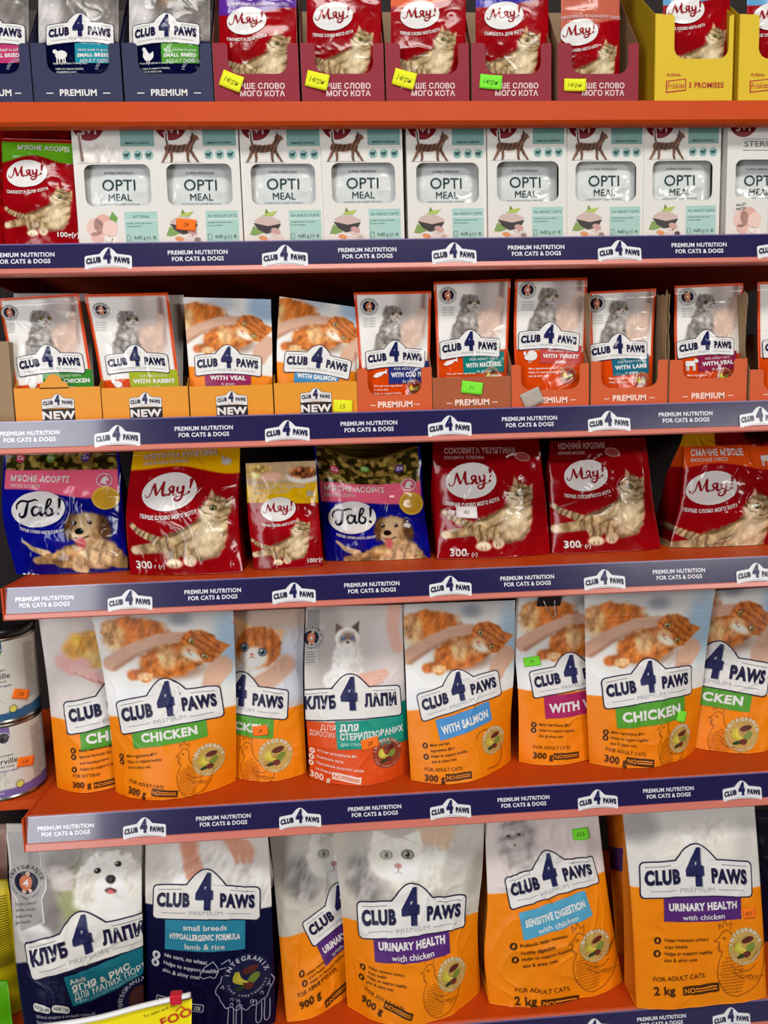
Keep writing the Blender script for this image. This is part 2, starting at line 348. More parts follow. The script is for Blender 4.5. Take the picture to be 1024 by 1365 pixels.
# ------------------------------------------------------------------ objects
def wl(o):                                # where an object's origin stands in the room
    v = Vector((0, 0, 0))
    while o: v = v+o.location; o = o.parent
    return v
def make_obj(name, V, faces, C, mat, parent=None, loc=(0, 0, 0), smooth=True, mats=None, fmat=None):
    V = np.asarray(V, float); me = bpy.data.meshes.new(name)
    faces = [np.asarray(f, np.int32) for f in faces if len(f)]
    me.vertices.add(len(V)); me.vertices.foreach_set('co', (V-np.asarray(loc)).astype(np.float32).ravel())
    nl = sum(f.size for f in faces); nf = sum(len(f) for f in faces)
    me.loops.add(nl); me.loops.foreach_set('vertex_index', np.concatenate([f.ravel() for f in faces]))
    tot = np.concatenate([np.full(len(f), f.shape[1], np.int32) for f in faces]); st = np.concatenate([[0], np.cumsum(tot)[:-1]]).astype(np.int32)
    me.polygons.add(nf); me.polygons.foreach_set('loop_start', st); me.polygons.foreach_set('loop_total', tot)
    me.polygons.foreach_set('use_smooth', np.full(nf, bool(smooth)))
    if fmat is not None: me.polygons.foreach_set('material_index', np.asarray(fmat, np.int32))
    me.update(calc_edges=True); me.validate()
    if C is not None:
        C = np.asarray(C, float)
        if C.ndim == 1: C = np.tile(C, (len(V), 1))
        a = me.color_attributes.new('Col', 'FLOAT_COLOR', 'POINT')
        a.data.foreach_set('color', np.concatenate([lin(np.clip(C, 0, 255)), np.ones((len(V), 1))], 1).astype(np.float32).ravel())
    for m in (mats or [mat]): me.materials.append(m)
    o = bpy.data.objects.new(name, me); COL.objects.link(o)
    if parent is None: o.location = loc
    else: o.parent = parent; o.location = Vector(loc)-wl(parent)
    return o
def tag(o, label, cat, group=None, kind=None):
    if label: o['label'] = label
    if cat: o['category'] = cat
    if group: o['group'] = group
    if kind: o['kind'] = kind
    return o
def thing(name, loc, label, cat, group=None):
    o = bpy.data.objects.new(name, None); COL.objects.link(o); o.location = loc; o.empty_display_size = 0.02
    return tag(o, label, cat, group)
def box_mesh(x0, x1, y0, y1, z0, z1, b=0.0):
    bx = [(x0, y0, z0), (x1, y0, z0), (x1, y1, z0), (x0, y1, z0), (x0, y0, z1), (x1, y0, z1), (x1, y1, z1), (x0, y1, z1)]
    return np.array(bx), [np.array([(0, 3, 2, 1), (4, 5, 6, 7), (0, 1, 5, 4), (1, 2, 6, 5), (2, 3, 7, 6), (3, 0, 4, 7)])]
def gather(L, mapf, eps, base, edge=None):
    """printed shapes -> one vertex/face/colour block"""
    VV, FF, CC, n = [], [], [], 0
    for v, t, col, layer in L.it:
        if edge: v, t = subdiv(v, t, edge)
        P = mapf(v, base+eps*layer); VV.append(P); FF.append(t+n); CC.append(np.tile(np.asarray(col, float), (len(v), 1))); n += len(v)
    if not VV: return np.zeros((0, 3)), np.zeros((0, 3), int), np.zeros((0, 3))
    return np.concatenate(VV), np.concatenate(FF), np.concatenate(CC)

def sticker(mapf, u, v, w, h, rot, col, parent, txt='14', label=None, off=0.0011, curl=0.002):
    r = math.radians(rot); nu, nv = 8, 5
    gu, gv = np.meshgrid(np.linspace(-w/2, w/2, nu+1), np.linspace(-h/2, h/2, nv+1))
    x, y = gu.ravel(), gv.ravel(); uv = np.stack([u+x*math.cos(r)-y*math.sin(r), v+x*math.sin(r)+y*math.cos(r)], 1)
    cu = curl*np.clip((x/w+0.5), 0, 1)**3
    A, B = mapf(uv, off+0.0002+cu), mapf(uv, off+cu); n = len(A); q = []
    for j in range(nv):
        for i in range(nu):
            a = j*(nu+1)+i; q.append((a, a+1, a+nu+2, a+nu+1)); q.append((n+a, n+a+nu+1, n+a+nu+2, n+a+1))
    ring = [i for i in range(nu)]+[j*(nu+1)+nu for j in range(nv)]+[nv*(nu+1)+i for i in range(nu, 0, -1)]+[j*(nu+1) for j in range(nv, 0, -1)]
    for a, b in zip(ring, ring[1:]+ring[:1]): q.append((a, n+a, n+b, b))
    V = [A, B]; F = [np.array(q)]; C = [np.tile(np.asarray(col, float), (2*n, 1))]
    L = Label(); cx = tuple(int(k*0.35) for k in col)
    if txt:
        L.group(0, 0); L.text(txt, 0, h*0.16, h*0.34, cx, 0, 0.0, shear=0.3, maxw=w*0.7); L.end()
        for t_, tr, tc, ly in L.it:
            f = np.stack([u+t_[:, 0]*math.cos(r)-t_[:, 1]*math.sin(r), v+t_[:, 0]*math.sin(r)+t_[:, 1]*math.cos(r)], 1)
            P = mapf(f, off+0.0004+curl*np.clip(t_[:, 0]/w+0.5, 0, 1)**3)
            F.append(tr+sum(len(k) for k in V)); V.append(P); C.append(np.tile(np.asarray(tc, float), (len(P), 1)))
    o = make_obj('price_sticker', np.concatenate(V), F, np.concatenate(C), MAT['paper'], parent, tuple(wl(parent)))
    o['label'] = label or ('small handwritten price sticker'); return o
NG, NY, NO = (128, 240, 60), (236, 240, 40), (255, 120, 30)

def film_bag(name, L, R, Yb, Yt, row, art, label, cat, group=None, belly=((0, 0), (.12, 0), (.5, .008), (1, .004)), e=0.8, thick=((0, .001), (1, .004)),
             mat='film', pitch=0.0014, wr=0.0008, seed=1, seal=0.07, edge=None, stickers=(), zb=None, topsag=0.0, basefix=True, side=False, back=None, wscale=1.0, zipper=0.0):
    L = np.asarray(L, float); R = np.asarray(R, float)
    Yb = Yb if isinstance(Yb, tuple) else (Yb, Yb); Yt = Yt if isinstance(Yt, tuple) else (Yt, Yt)
    def tpar(p): q = np.concatenate([[0], np.cumsum(np.hypot(*np.diff(p, axis=0).T))]); return q/q[-1]
    tL, tR = tpar(L), tpar(R)
    def smooth_interp(t, tt, p):
        if len(p) == 2: return np.interp(t, tt, p)
        m = np.gradient(p, tt); i = np.clip(np.searchsorted(tt, t)-1, 0, len(p)-2); h = tt[i+1]-tt[i]; x = (t-tt[i])/h
        return (2*x**3-3*x**2+1)*p[i]+(x**3-2*x**2+x)*h*m[i]+(-2*x**3+3*x**2)*p[i+1]+(x**3-x**2)*h*m[i+1]
    zb = SHELF[row]+0.0008 if zb is None else zb
    wpx = abs(R[:, 0].mean()-L[:, 0].mean())
    def edge_pts(t, k):
        p, tt = (L, tL) if k == 0 else (R, tR)
        x, y = smooth_interp(t, tt, p[:, 0]), smooth_interp(t, tt, p[:, 1]); Y = Yt[k]+(Yb[k]-Yt[k])*t
        P = np.array([at(a, b, c) for a, b, c in zip(x, y, Y)])
        if basefix: P[:, 2] += (zb-P[-1, 2])*t**1.5
        return P
    a, b = edge_pts(np.linspace(0, 1, 9), 0), edge_pts(np.linspace(0, 1, 9), 1)
    W = np.linalg.norm(a-b, axis=1).mean(); HH = np.linalg.norm(np.diff((a+b)/2, axis=0), axis=1).sum()
    ns, nt = max(12, int(W/pitch)), max(12, int(HH/pitch)); H = 100*HH/W
    s, t = np.linspace(0, 1, ns+1), np.linspace(0, 1, nt+1)
    PL, PR = edge_pts(t, 0), edge_pts(t, 1)
    S, T = np.meshgrid(s, t); U, V = S*100, T*H
    P = PL[:, None]*(1-S[..., None])+PR[:, None]*S[..., None]
    bt = np.array(belly); bl = np.interp(t, bt[:, 0], bt[:, 1]); kk = max(3, nt//14); ker = np.hanning(kk*2+1); ker /= ker.sum()
    bl = np.convolve(np.pad(bl, kk, mode='edge'), ker, 'valid')
    dep = bl[:, None]*np.sin(np.pi*np.clip(S, 0, 1))**e
    um = U*W*10*wscale; vm = V*W*10*wscale          # millimetres
    fold = (1-np.abs(2*vn(um/28+3*vn(um/40, vm/40, seed+3), vm/46, seed)-1))**4
    cr = 0.00032*(1-np.abs(2*vn(um/11+2*vn(um/15, vm/15, seed+5), vm/15, seed+6)-1))**5 if mat == 'gloss' else 0.0
    w = wr*((vn(um/16, vm/16, seed+1)-0.5)*1.3+(vn(um/42, vm/60, seed+2)-0.5)*3+fold*1.1)+cr
    w = w*np.clip(np.sin(np.pi*S)*2.2, 0, 1)*sst(0.02, 0.12, T)
    rib = 0.00022*np.sin(vm*2.6)*(T < seal)
    P[..., 1] -= dep+w+rib
    if topsag: P[..., 2] -= topsag*np.sin(np.pi*S)**1.5*sst(0.45, 0, T)
    if zipper: P[..., 1] -= 0.0011*np.exp(-((T-zipper)/.007)**2)*sst(0, .06, S)*sst(1, .94, S)+0.0007*np.exp(-((T-zipper-.03)/.006)**2)
    du, dv = np.gradient(P, axis=1), np.gradient(P, axis=0); N = np.cross(dv, du); N /= np.linalg.norm(N, axis=2)[..., None]+1e-12
    if N[..., 1].mean() > 0: N = -N
    def mapf(uv, off):
        uu = np.clip(uv[:, 0]/100, 0, 1)*ns; vv = np.clip(uv[:, 1]/H, 0, 1)*nt
        i, j = np.minimum(uu.astype(int), ns-1), np.minimum(vv.astype(int), nt-1); fx, fy = (uu-i)[:, None], (vv-j)[:, None]
        g = lambda A: (A[j, i]*(1-fx)+A[j, i+1]*fx)*(1-fy)+(A[j+1, i]*(1-fx)+A[j+1, i+1]*fx)*fy
        return g(P)+g(N)*(np.asarray(off)[:, None] if np.ndim(off) else off)
    _d = (P+np.array([0, DIST, 0])).reshape(-1, 3); _w = _d@FW; GX, GY = IW/2+FPX*(_d@RT)/_w, IH/2-FPX*(_d@UP)/_w
    def pin(px, py):
        q2 = (GX-px)**2+(GY-py)**2; i0 = int(q2.argmin())
        if q2[i0] < 9:
            j, i = divmod(i0, ns+1); i1, j1 = min(max(i, 1), ns-1), min(max(j, 1), nt-1); g = lambda jj, ii: np.array([GX[jj*(ns+1)+ii], GY[jj*(ns+1)+ii]])
            J = np.stack([(g(j, i1+1)-g(j, i1-1))/2, (g(j1+1, i)-g(j1-1, i))/2], 1); e_ = np.linalg.solve(J, np.array([px, py])-g(j, i)); e_ = np.clip(e_, -2, 2)
            return (i+e_[0])*100/ns, (j+e_[1])*H/nt
        return pin0(px, py)
    def pin0(px, py):                        # where a spot of the front print lies on this bag, in label units
        t_ = 0.5
        for _ in range(12):
            lx, ly, rx, ry = smooth_interp(np.array([t_]), tL, L[:, 0])[0], smooth_interp(np.array([t_]), tL, L[:, 1])[0], smooth_interp(np.array([t_]), tR, R[:, 0])[0], smooth_interp(np.array([t_]), tR, R[:, 1])[0]
            s_ = (px-lx)/(rx-lx); y = ly+(ry-ly)*s_; t_ += (py-y)/((L[-1, 1]-L[0, 1]+R[-1, 1]-R[0, 1])/2)
        return s_*100, t_*H
    cv = Canvas(U.ravel(), V.ravel(), H); lab = Label(); art(cv, lab, pin, 100.0/wpx)
    C = np.clip(126+(cv.C-132)*1.2, 4, 244).reshape(nt+1, ns+1, 3)      # ink density
    # back sheet
    tk = np.array(thick); th = np.interp(t, tk[:, 0], tk[:, 1]); nb = 8; sb = np.linspace(0, 1, nb+1)
    Bk = PL[:, None]*(1-sb[None, :, None])+PR[:, None]*sb[None, :, None]
    gus = side
    Bk[..., 1] += th[:, None]*(np.ones(nb+1)[None] if gus else np.sin(np.pi*sb)[None]**0.6)
    Cb = np.repeat(C[:, ns//12][:, None], nb+1, 1) if back is None else np.tile(np.asarray(back, float), (nt+1, nb+1, 1))
    k = max(1, int(seal*nt)) if seal else 0
    F0 = np.arange((ns+1)*(nt+1)).reshape(nt+1, ns+1)
    def quads(idx): return np.stack([idx[:-1, :-1], idx[1:, :-1], idx[1:, 1:], idx[:-1, 1:]], -1).reshape(-1, 4)
    root_loc = Vector(((PL[-1]+PR[-1])/2)); root_loc.z = zb
    root = thing(name, root_loc, label, cat, group); loc = tuple(root_loc)
    def sheet(r0, r1, nm, decals, closed_bottom, top):
        idx = np.arange((ns+1)*(r1-r0+1)).reshape(r1-r0+1, ns+1); Vv = [P[r0:r1+1].reshape(-1, 3)]; Cc = [C[r0:r1+1].reshape(-1, 3)]; Ff = [quads(idx)]; n = idx.size
        ib = np.arange((nb+1)*(r1-r0+1)).reshape(r1-r0+1, nb+1)+n; Vv.append(Bk[r0:r1+1].reshape(-1, 3)); Cc.append(Cb[r0:r1+1].reshape(-1, 3)); Ff.append(quads(ib)[:, ::-1]); n += ib.size
        if not gus:
            for cf, cb in ((0, 0), (ns, nb)):
                Ff.append(np.stack([idx[:-1, cf], idx[1:, cf], ib[1:, cb], ib[:-1, cb]], 1))
        Ff2 = []
        if closed_bottom: Ff2.append(np.concatenate([idx[-1], ib[-1][::-1]])[None])
        if top: Ff2.append(np.concatenate([idx[0][::-1], ib[0]])[None])
        if decals:
            dv_, df, dc = gather(lab, mapf, 0.00024, 0.00040, 0.25/W); Vv.append(dv_); Cc.append(dc); Ff.append(df+n)
        return make_obj(nm, np.concatenate(Vv), Ff+Ff2, np.concatenate(Cc), MAT[mat], root, loc)
    if k: sheet(0, k, 'top_seal', False, False, True)
    body = sheet(k, nt, 'bag_body', True, True, not k)
    if gus:
        for sd, (cf, cb) in enumerate(((0, 0), (ns, nb))):
            m = 5; q = np.linspace(0, 1, m+1)
            G = P[k:, cf][:, None]*(1-q[None, :, None])+Bk[k:, cb][:, None]*q[None, :, None]
            inn = th[k:, None]*0.18*np.sin(np.pi*q)[None]*(1 if sd == 0 else -1); G[..., 0] += inn*np.linspace(1, 0.3, len(G))[:, None]
            G[..., 0] += 0.0006*(vn(G[..., 1]*400, G[..., 2]*300, seed+9)-.5)
            ii = np.arange(G.shape[0]*(m+1)).reshape(-1, m+1); cg = np.repeat(C[k:, cf][:, None], m+1, 1).reshape(-1, 3) if edge is None else np.tile(np.asarray(edge, float), (G.shape[0]*(m+1), 1))
            make_obj('side_gusset', G.reshape(-1, 3), [quads(ii)], cg, MAT[mat], root, loc)
    for st in stickers:
        uu, vv_ = pin(st[0], st[1]); kx = 100.0/wpx
        sticker(mapf, uu, vv_, st[2]*kx, st[3]*kx, st[4], st[5], body, st[6] if len(st) > 6 else '14', st[7] if len(st) > 7 else None)
    return root

def card(name, outline, O, ex, ey, th, col, parent, L=None, holes=(), mat='card', inner=None, eps=0.00012, pic=None):
    """a stiff sheet: outline in metres (u right, v down) from O; printed shapes in millimetres"""
    O, ex, ey = (np.asarray(q, float) for q in (O, ex, ey)); n = np.cross(ey, ex); n /= np.linalg.norm(n)
    loops = [[Vector((p[0], p[1], 0)) for p in outline]]+[[Vector((p[0], p[1], 0)) for p in h] for h in holes]
    flat = np.array([(q.x, q.y) for l in loops for q in l]); tr = np.array(tessellate_polygon(loops)); m = len(flat)
    A = O+flat[:, :1]*ex+flat[:, 1:]*ey; B = A-n*th; V = [A, B]; F = [tr, tr[:, ::-1]+m]
    q = []; st = 0
    for l in loops:
        k = len(l); q += [(st+i, st+(i+1) % k, m+st+(i+1) % k, m+st+i) for i in range(k)]; st += k
    F.append(np.array(q)); C = [np.tile(np.asarray(col, float), (m, 1)), np.tile(np.asarray(inner if inner is not None else col, float), (m, 1))]
    mapf = lambda uv, off: O+uv[:, :1]/1000*ex+uv[:, 1:]/1000*ey+n*(np.asarray(off)[:, None] if np.ndim(off) else off)
    if pic is not None: V.append(pic[0]); F.append(pic[1]+2*m); C.append(pic[2]); m2 = 2*m+len(pic[0])
    else: m2 = 2*m
    if L:
        dv, df, dc = gather(L, mapf, eps, 0.00015); F.append(df+m2); V.append(dv); C.append(dc)
    o = make_obj(name, np.concatenate(V), F, np.concatenate(C), MAT[mat], parent, tuple(wl(parent)) if parent else (0, 0, 0), smooth=False)
    return o, mapf
def arc(cx, cy, r, a0, a1, n=6): return [(cx+r*math.cos(math.radians(a0+(a1-a0)*i/n)), cy+r*math.sin(math.radians(a0+(a1-a0)*i/n))) for i in range(n+1)]

def display_box(name, px0, px1, pyb, Y0, row, h_low, h_sh, h_back, depth, col, label, cat, group=None, inner=(150, 118, 84), mL=.10, mR=.10, printf=None, stickers=(), sides=True, torn=0, wall=None, plain=False, slope=0.3, backh=None):
    x0, x1 = at(px0, pyb, Y0)[0], at(px1, pyb, Y0)[0]; w = x1-x0; z0 = SHELF[row]+0.0006
    root = thing(name, ((x0+x1)/2, Y0+depth/2, z0), label, cat, group)
    if plain or h_low >= h_sh: out = [(0, 0), (w, 0), (w, h_sh), (0, h_sh)]
    else:
        a, b = mL*w, (1-mR)*w; r = min(0.014, (h_sh-h_low)*.45); d = h_sh-h_low; q = 0.004
        out = [(0, 0)]+[(a-q, 0)]+arc(a-q, q, q, -90, 0, 3)[1:]+[(a, d-r)]+arc(a+r, d-r, r, 180, 90, 6)[1:]+arc(b-r, d-r, r, 90, 0, 6)+[(b, q)]+arc(b+q, q, q, 180, 270, 3)[1:]+[(w, 0), (w, h_sh), (0, h_sh)]
    L = Label()
    if printf: printf(L, w*1000, h_sh*1000, (h_sh-h_low)*1000)
    fp, mapf = card('front_panel', out, (x0, Y0, z0+h_sh), (1, 0, 0), (0, 0, -1), 0.0008, col, root, L, inner=inner)
    sc = wall or col
    rnd = random.Random(int(px0*7+row))
    for xx, sg in ((x0, 1), (x1-0.0007, -1)):
        pts = [(0.001, h_back-h_sh), (depth*slope, 0), (depth, 0), (depth, h_back), (0.001, h_back)]
        if torn:
            top = [(depth*(.05+.95*i/14), rnd.uniform(0, .010)) for i in range(15)]; fr = [(0.001+rnd.uniform(0, .005), h_back-h_sh-(h_back-h_sh)*i/10) for i in range(10)]
            pts = fr+top+[(depth, h_back), (0.001, h_back)]
        card('side_panel', pts, (xx, Y0, z0+h_back), (0, 1, 0), (0, 0, -1), 0.0006, sc, root, inner=inner)
    bh = backh or h_back
    card('back_panel', [(0.0008, 0), (w-0.0008, 0), (w-0.0008, bh), (0.0008, bh)], (x0, Y0+depth, z0+bh), (1, 0, 0), (0, 0, -1), 0.0007, inner, root)
    card('base_panel', [(0.0008, 0.001), (w-0.0008, 0.001), (w-0.0008, depth-.001), (0.0008, depth-.001)], (x0, Y0, z0+0.0007), (1, 0, 0), (0, 1, 0), 0.0005, inner, root)
    for st in stickers:
        q = at(st[0], st[1], Y0); u, v = (q[0]-x0)*1000, (z0+h_sh-q[2])*1000; k = 1000*(Y0+DIST)/FPX
        sticker(mapf, u, v, st[2]*k, st[3]*k, st[4], st[5], fp, st[6] if len(st) > 6 else '14', st[7] if len(st) > 7 else None, off=0.0012)
    return root
def zat(px, py, Y, row): return at(px, py, Y)[2]-SHELF[row]

# ------------------------------------------------------------------ the setting
XL, XR = -0.4362, 0.80
def slab(name, x0, x1, y0, y1, z0, z1, mat, parent=None, **k):
    V, F = box_mesh(x0, x1, y0, y1, z0, z1); o = make_obj(name, V, F, None, MAT[mat], parent, tuple(parent.location) if parent else (0, 0, 0), smooth=False)
    for a, b in k.items(): o[a] = b
    return o
slab('floor', -2.5, 2.5, -3.2, 0.6, -1.52, -1.47, 'floor', kind='structure')
slab('wall_back', -2.5, 2.5, 0.42, 0.46, -1.47, 1.6, 'back', kind='structure')

def profile_x(pts, x0, x1):
    p = np.array(pts); n = len(p); V = np.concatenate([np.column_stack([np.full(n, x), p]) for x in (x0, x1)])
    q = np.array([(i, (i+1) % n, n+(i+1) % n, n+i) for i in range(n)])
    return V, [q, np.arange(n)[None, ::-1], np.arange(n, 2*n)[None]]
NAVY = (36, 30, 78)
RAIL = {2: dict(logo=[145, 380, 605, 825, 1036], text=[-80, 32, 264, 490, 715, 932], y=lambda x: 345-0.011*x),
        3: dict(logo=[-80, 157, 383, 599, 811, 1012], text=[40, 272, 492, 706, 914], y=lambda x: 583-0.031*x),
        4: dict(logo=[174, 392, 600, 805, 1007], text=[60, 284, 496, 703, 905], y=lambda x: 805-0.04*x),
        5: dict(logo=[193, 400, 600, 796, 988], text=[88, 298, 499.6, 698, 891], y=lambda x: 1108-0.058*x),
        6: dict(logo=[600, 792, 974], text=[700, 882, 1062], y=lambda x: 1352-0.075*(x-974))}
ORD = {1: 'top', 2: 'second', 3: 'third', 4: 'fourth', 5: 'fifth', 6: 'lowest'}
def shelf(i):
    zt, zb = RAILT[i], RAILB[i]; tilt = 0.19
    lab = {1: 'plain orange steel shelf at the top holding the navy, red and yellow display boxes', 2: 'orange steel shelf with navy label strip under the row of white cartons',
           3: 'orange steel shelf with navy label strip under the small pouches in display boxes', 4: 'orange steel shelf with navy label strip under the red and blue bags',
           5: 'orange steel shelf with navy label strip under the orange stand-up bags and two cans', 6: 'lowest orange steel shelf under the big navy and orange bags'}[i]
    root = thing('shelf', ((XL+XR)/2, 0.2, SHELF[i]), lab, 'shelf', None)
    V, F = profile_x([(0.004, zt-0.012), (0.004, SHELF[i]-0.0015), (0.006, SHELF[i]), (0.415, SHELF[i]), (0.415, zt-0.012)], XL, XR)
    make_obj('shelf_board', V, F, None, MAT['orange'], root, tuple(root.location), smooth=False)
    f = lambda z: -(zt-z)*tilt          # front face of the tilted rail
    if i == 1:
        V, F = profile_x([(0.0, zt), (f(zb+.004), zb+0.004), (f(zb)+.004, zb), (0.012, zb), (0.012, zb+.003), (0.0036, zb+.003), (0.0036, zt)], XL, XR)
        make_obj('price_rail', V, F, None, MAT['orange'], root, tuple(root.location), smooth=False); return
    zn = zb+0.0085 if i != 5 else zb+0.0115
    V, F = profile_x([(0.0006, zt), (f(zn)+.0006, zn), (f(zn)-0.0018, zn-0.001), (f(zb+.002)-0.0022, zb+0.002), (f(zb), zb), (0.010, zb), (0.010, zb+.002), (0.0036, zb+.004), (0.0036, zt)], XL, XR)
    rail = make_obj('price_rail', V, F, None, MAT['lip'], root, tuple(root.location), smooth=False)
    # navy strip with print
    O = np.array([XL+0.002, -0.0002, zt]); ey = np.array([0, f(zn), zn-zt]); hh = np.linalg.norm(ey); ey /= hh
    L = Label(); Lm = []
    kx = lambda px, py: (at(px, py, -0.003)[0]-O[0])*1000
    H = hh*1000
    for px in RAIL[i]['text']:
        u = kx(px, RAIL[i]['y'](px))
        if -0.02 < u < 1200:
            L.text('PREMIUM NUTRITION', u, H*0.53, 5.3, (235, 232, 240), 1, 0.028, 'c', maxw=75, sx=1.15); L.text('FOR CATS & DOGS', u, H*0.53+8.4, 5.3, (235, 232, 240), 1, 0.028, 'c', maxw=65, sx=1.15)
    L.rect(0, -0.1, (XR-XL)*1000-4, 1.5, (120, 108, 158), 1)
    card('label_strip', [(0, 0), (XR-XL-.004, 0), (XR-XL-.004, hh), (0, hh)], O, (1, 0, 0), ey, 0.0004, NAVY, rail, L, mat='strip')
    n = np.cross(ey, [1, 0, 0]); n /= np.linalg.norm(n)
    for px in RAIL[i]['logo']:
        u = kx(px, RAIL[i]['y'](px))
        if u < -5: continue
        L2 = Label(); sh = L2.logo(0, 0, 58, arch=0.055, rail=True, premium=False)
        base = np.array(sh(0.0)); outl = base.copy(); outl[:, 1] += 0.055*58*(outl[:, 0]/29)**2
        L2.stroke([(-24, 9.6+2.6), (0, 8.9), (24, 9.6+2.6)], .5, (150, 150, 160), 2)
        cen = O+np.array([1, 0, 0])*u/1000+ey*(H*0.68)/1000+n*0.0016
        card('logo_plaque', [(a/1000, b/1000) for a, b in outl], cen, (1, 0, 0), ey, 0.0009, (238, 237, 240), rail, L2, mat='strip')
    # end bracket
    V, F = box_mesh(XL-0.0025, XL, f(zb), 0.40, zb, zt+0.001); make_obj('end_bracket', V, F, None, MAT['orange'], root, tuple(root.location), smooth=False)
for i in range(1, 7): shelf(i)

# ------------------------------------------------------------------ printed animals (pictures on the packs)
F0, F1, F2 = (180, 158, 124), (218, 202, 172), (112, 92, 68)
def tabby(f):
    st = dict(fur=.35, stripe=(70, 26, .8, F2)); s2 = dict(fur=.3, stripe=(10, 30, .75, F2))
    f.line([(-188, -36), (-160, -12), (-120, 6), (-80, 22)], 20, 34, F0, 3, fur=.3, stripe=(35, 22, .9, F2))
    f.line([(-182, 62), (-130, 54), (-70, 46)], 36, 46, F0, 3, fur=.3, stripe=(0, 60, .5, F2)); f.ell(-178, 62, 18, 15, F1, 4)
    f.poly([(-92, 30), (-60, 2), (0, -20), (55, -45), (90, -75), (150, -95), (185, -80), (182, -10), (165, 50), (130, 92), (70, 108), (0, 90), (-60, 80)], F0, 6, fn=4, fs=14, fur=.35, stripe=(62, 44, .75, F2))
    f.ell(95, 30, 55, 62, F1, 22, rot=-25, fur=.2, a=.75); f.ell(120, -30, 42, 50, F1, 18, a=.7, fur=.2)
    f.line([(-50, 40), (-38, 70), (-32, 106)], 62, 42, F0, 4, **s2); f.ell(-32, 114, 32, 19, F1, 5, fur=.25)
    f.line([(10, 55), (24, 80), (28, 98)], 46, 40, F0, 4, **s2); f.ell(28, 104, 25, 23, F1, 5, fur=.25)
    f.ell(20, 112, 2.5, 9, F2, 2, a=.7); f.ell(34, 112, 2.5, 9, F2, 2, a=.7); f.ell(-40, 120, 2.5, 8, F2, 2, a=.7); f.ell(-24, 120, 2.5, 8, F2, 2, a=.7)
    f.poly([(100, -118), (118, -172), (140, -132)], (196, 168, 130), 3, fur=.2); f.poly([(110, -124), (119, -156), (130, -132)], (214, 160, 140), 3)
    f.poly([(160, -118), (198, -140), (190, -84)], (186, 160, 120), 3, fur=.2); f.poly([(170, -112), (190, -128), (185, -96)], (206, 160, 138), 3)
    f.ell(138, -92, 54, 50, F0, 4, fn=3, fs=10, fur=.3, stripe=(100, 28, .65, F2)); f.ell(106, -78, 34, 26, F1, 9, fur=.15); f.ell(92, -92, 22, 17, F1, 6)
    f.line([(130, -150), (132, -120)], 6, 3, F2, 3); f.line([(150, -148), (150, -118)], 6, 3, F2, 3)
    f.ell(79, -102, 8, 6, (120, 76, 70), 2); f.line([(82, -94), (96, -80), (120, -74)], 4, 3, F2, 2)
    f.ell(126, -98, 14, 11, (60, 48, 36), 2); f.ell(125, -98, 10, 8, (150, 158, 90), 2); f.ell(124, -98, 5, 7, (15, 15, 15), 1.5); f.ell(121, -101, 2.5, 2.5, (250, 250, 250), 1)
    f.line([(88, -120), (92, -112)], 8, 8, F2, 3)
    for y0, y1 in ((-84, -98), (-80, -74), (-76, -58)): f.line([(90, y0), (58, y1)], 2, 1, (235, 230, 220), 1.2, a=.7)
def golden(f):
    G0, G1, G2 = (166, 138, 100), (202, 178, 142), (108, 82, 56)
    f.line([(-232, -18), (-200, 12), (-150, 30)], 12, 30, G1, 4, fur=.3)
    f.line([(-200, 58), (-150, 52), (-90, 50)], 30, 50, G0, 4, fur=.35)
    f.poly([(-150, 50), (-90, 10), (-30, -10), (30, -30), (100, -10), (140, 60), (160, 92), (60, 98), (-60, 104), (-130, 80)], G0, 6, fn=6, fs=16, fur=.5, stripe=(80, 60, .4, G2))
    f.line([(-40, 60), (-50, 90), (-20, 98)], 40, 32, G1, 5, fur=.3); f.line([(70, 40), (110, 80), (150, 92)], 56, 28, G0, 5, fur=.3)
    f.ell(40, 30, 66, 66, G1, 18, fur=.5, fs=12, a=.85)
    f.ell(12, -66, 70, 62, G0, 5, fur=.3, fn=4)
    f.ell(-44, -74, 24, 52, G2, 7, rot=14, fur=.3); f.ell(74, -68, 24, 50, G2, 7, rot=-14, fur=.3)
    f.ell(12, -92, 44, 34, G1, 14, a=.8); f.ell(-4, -42, 40, 36, G1, 9, fur=.15)
    f.ell(-14, -56, 17, 12, (28, 24, 24), 2); f.line([(-34, -32), (-12, -26), (20, -36)], 5, 5, (50, 34, 28), 2)
    f.ell(-12, -10, 17, 24, (196, 112, 112), 4); f.line([(-12, -26), (-12, 6)], 3, 2, (160, 84, 88), 2)
    for x in (-30, 26): f.ell(x, -88, 9, 8, (36, 24, 18), 2); f.ell(x-2, -91, 2.5, 2.5, (250, 250, 250), 1)
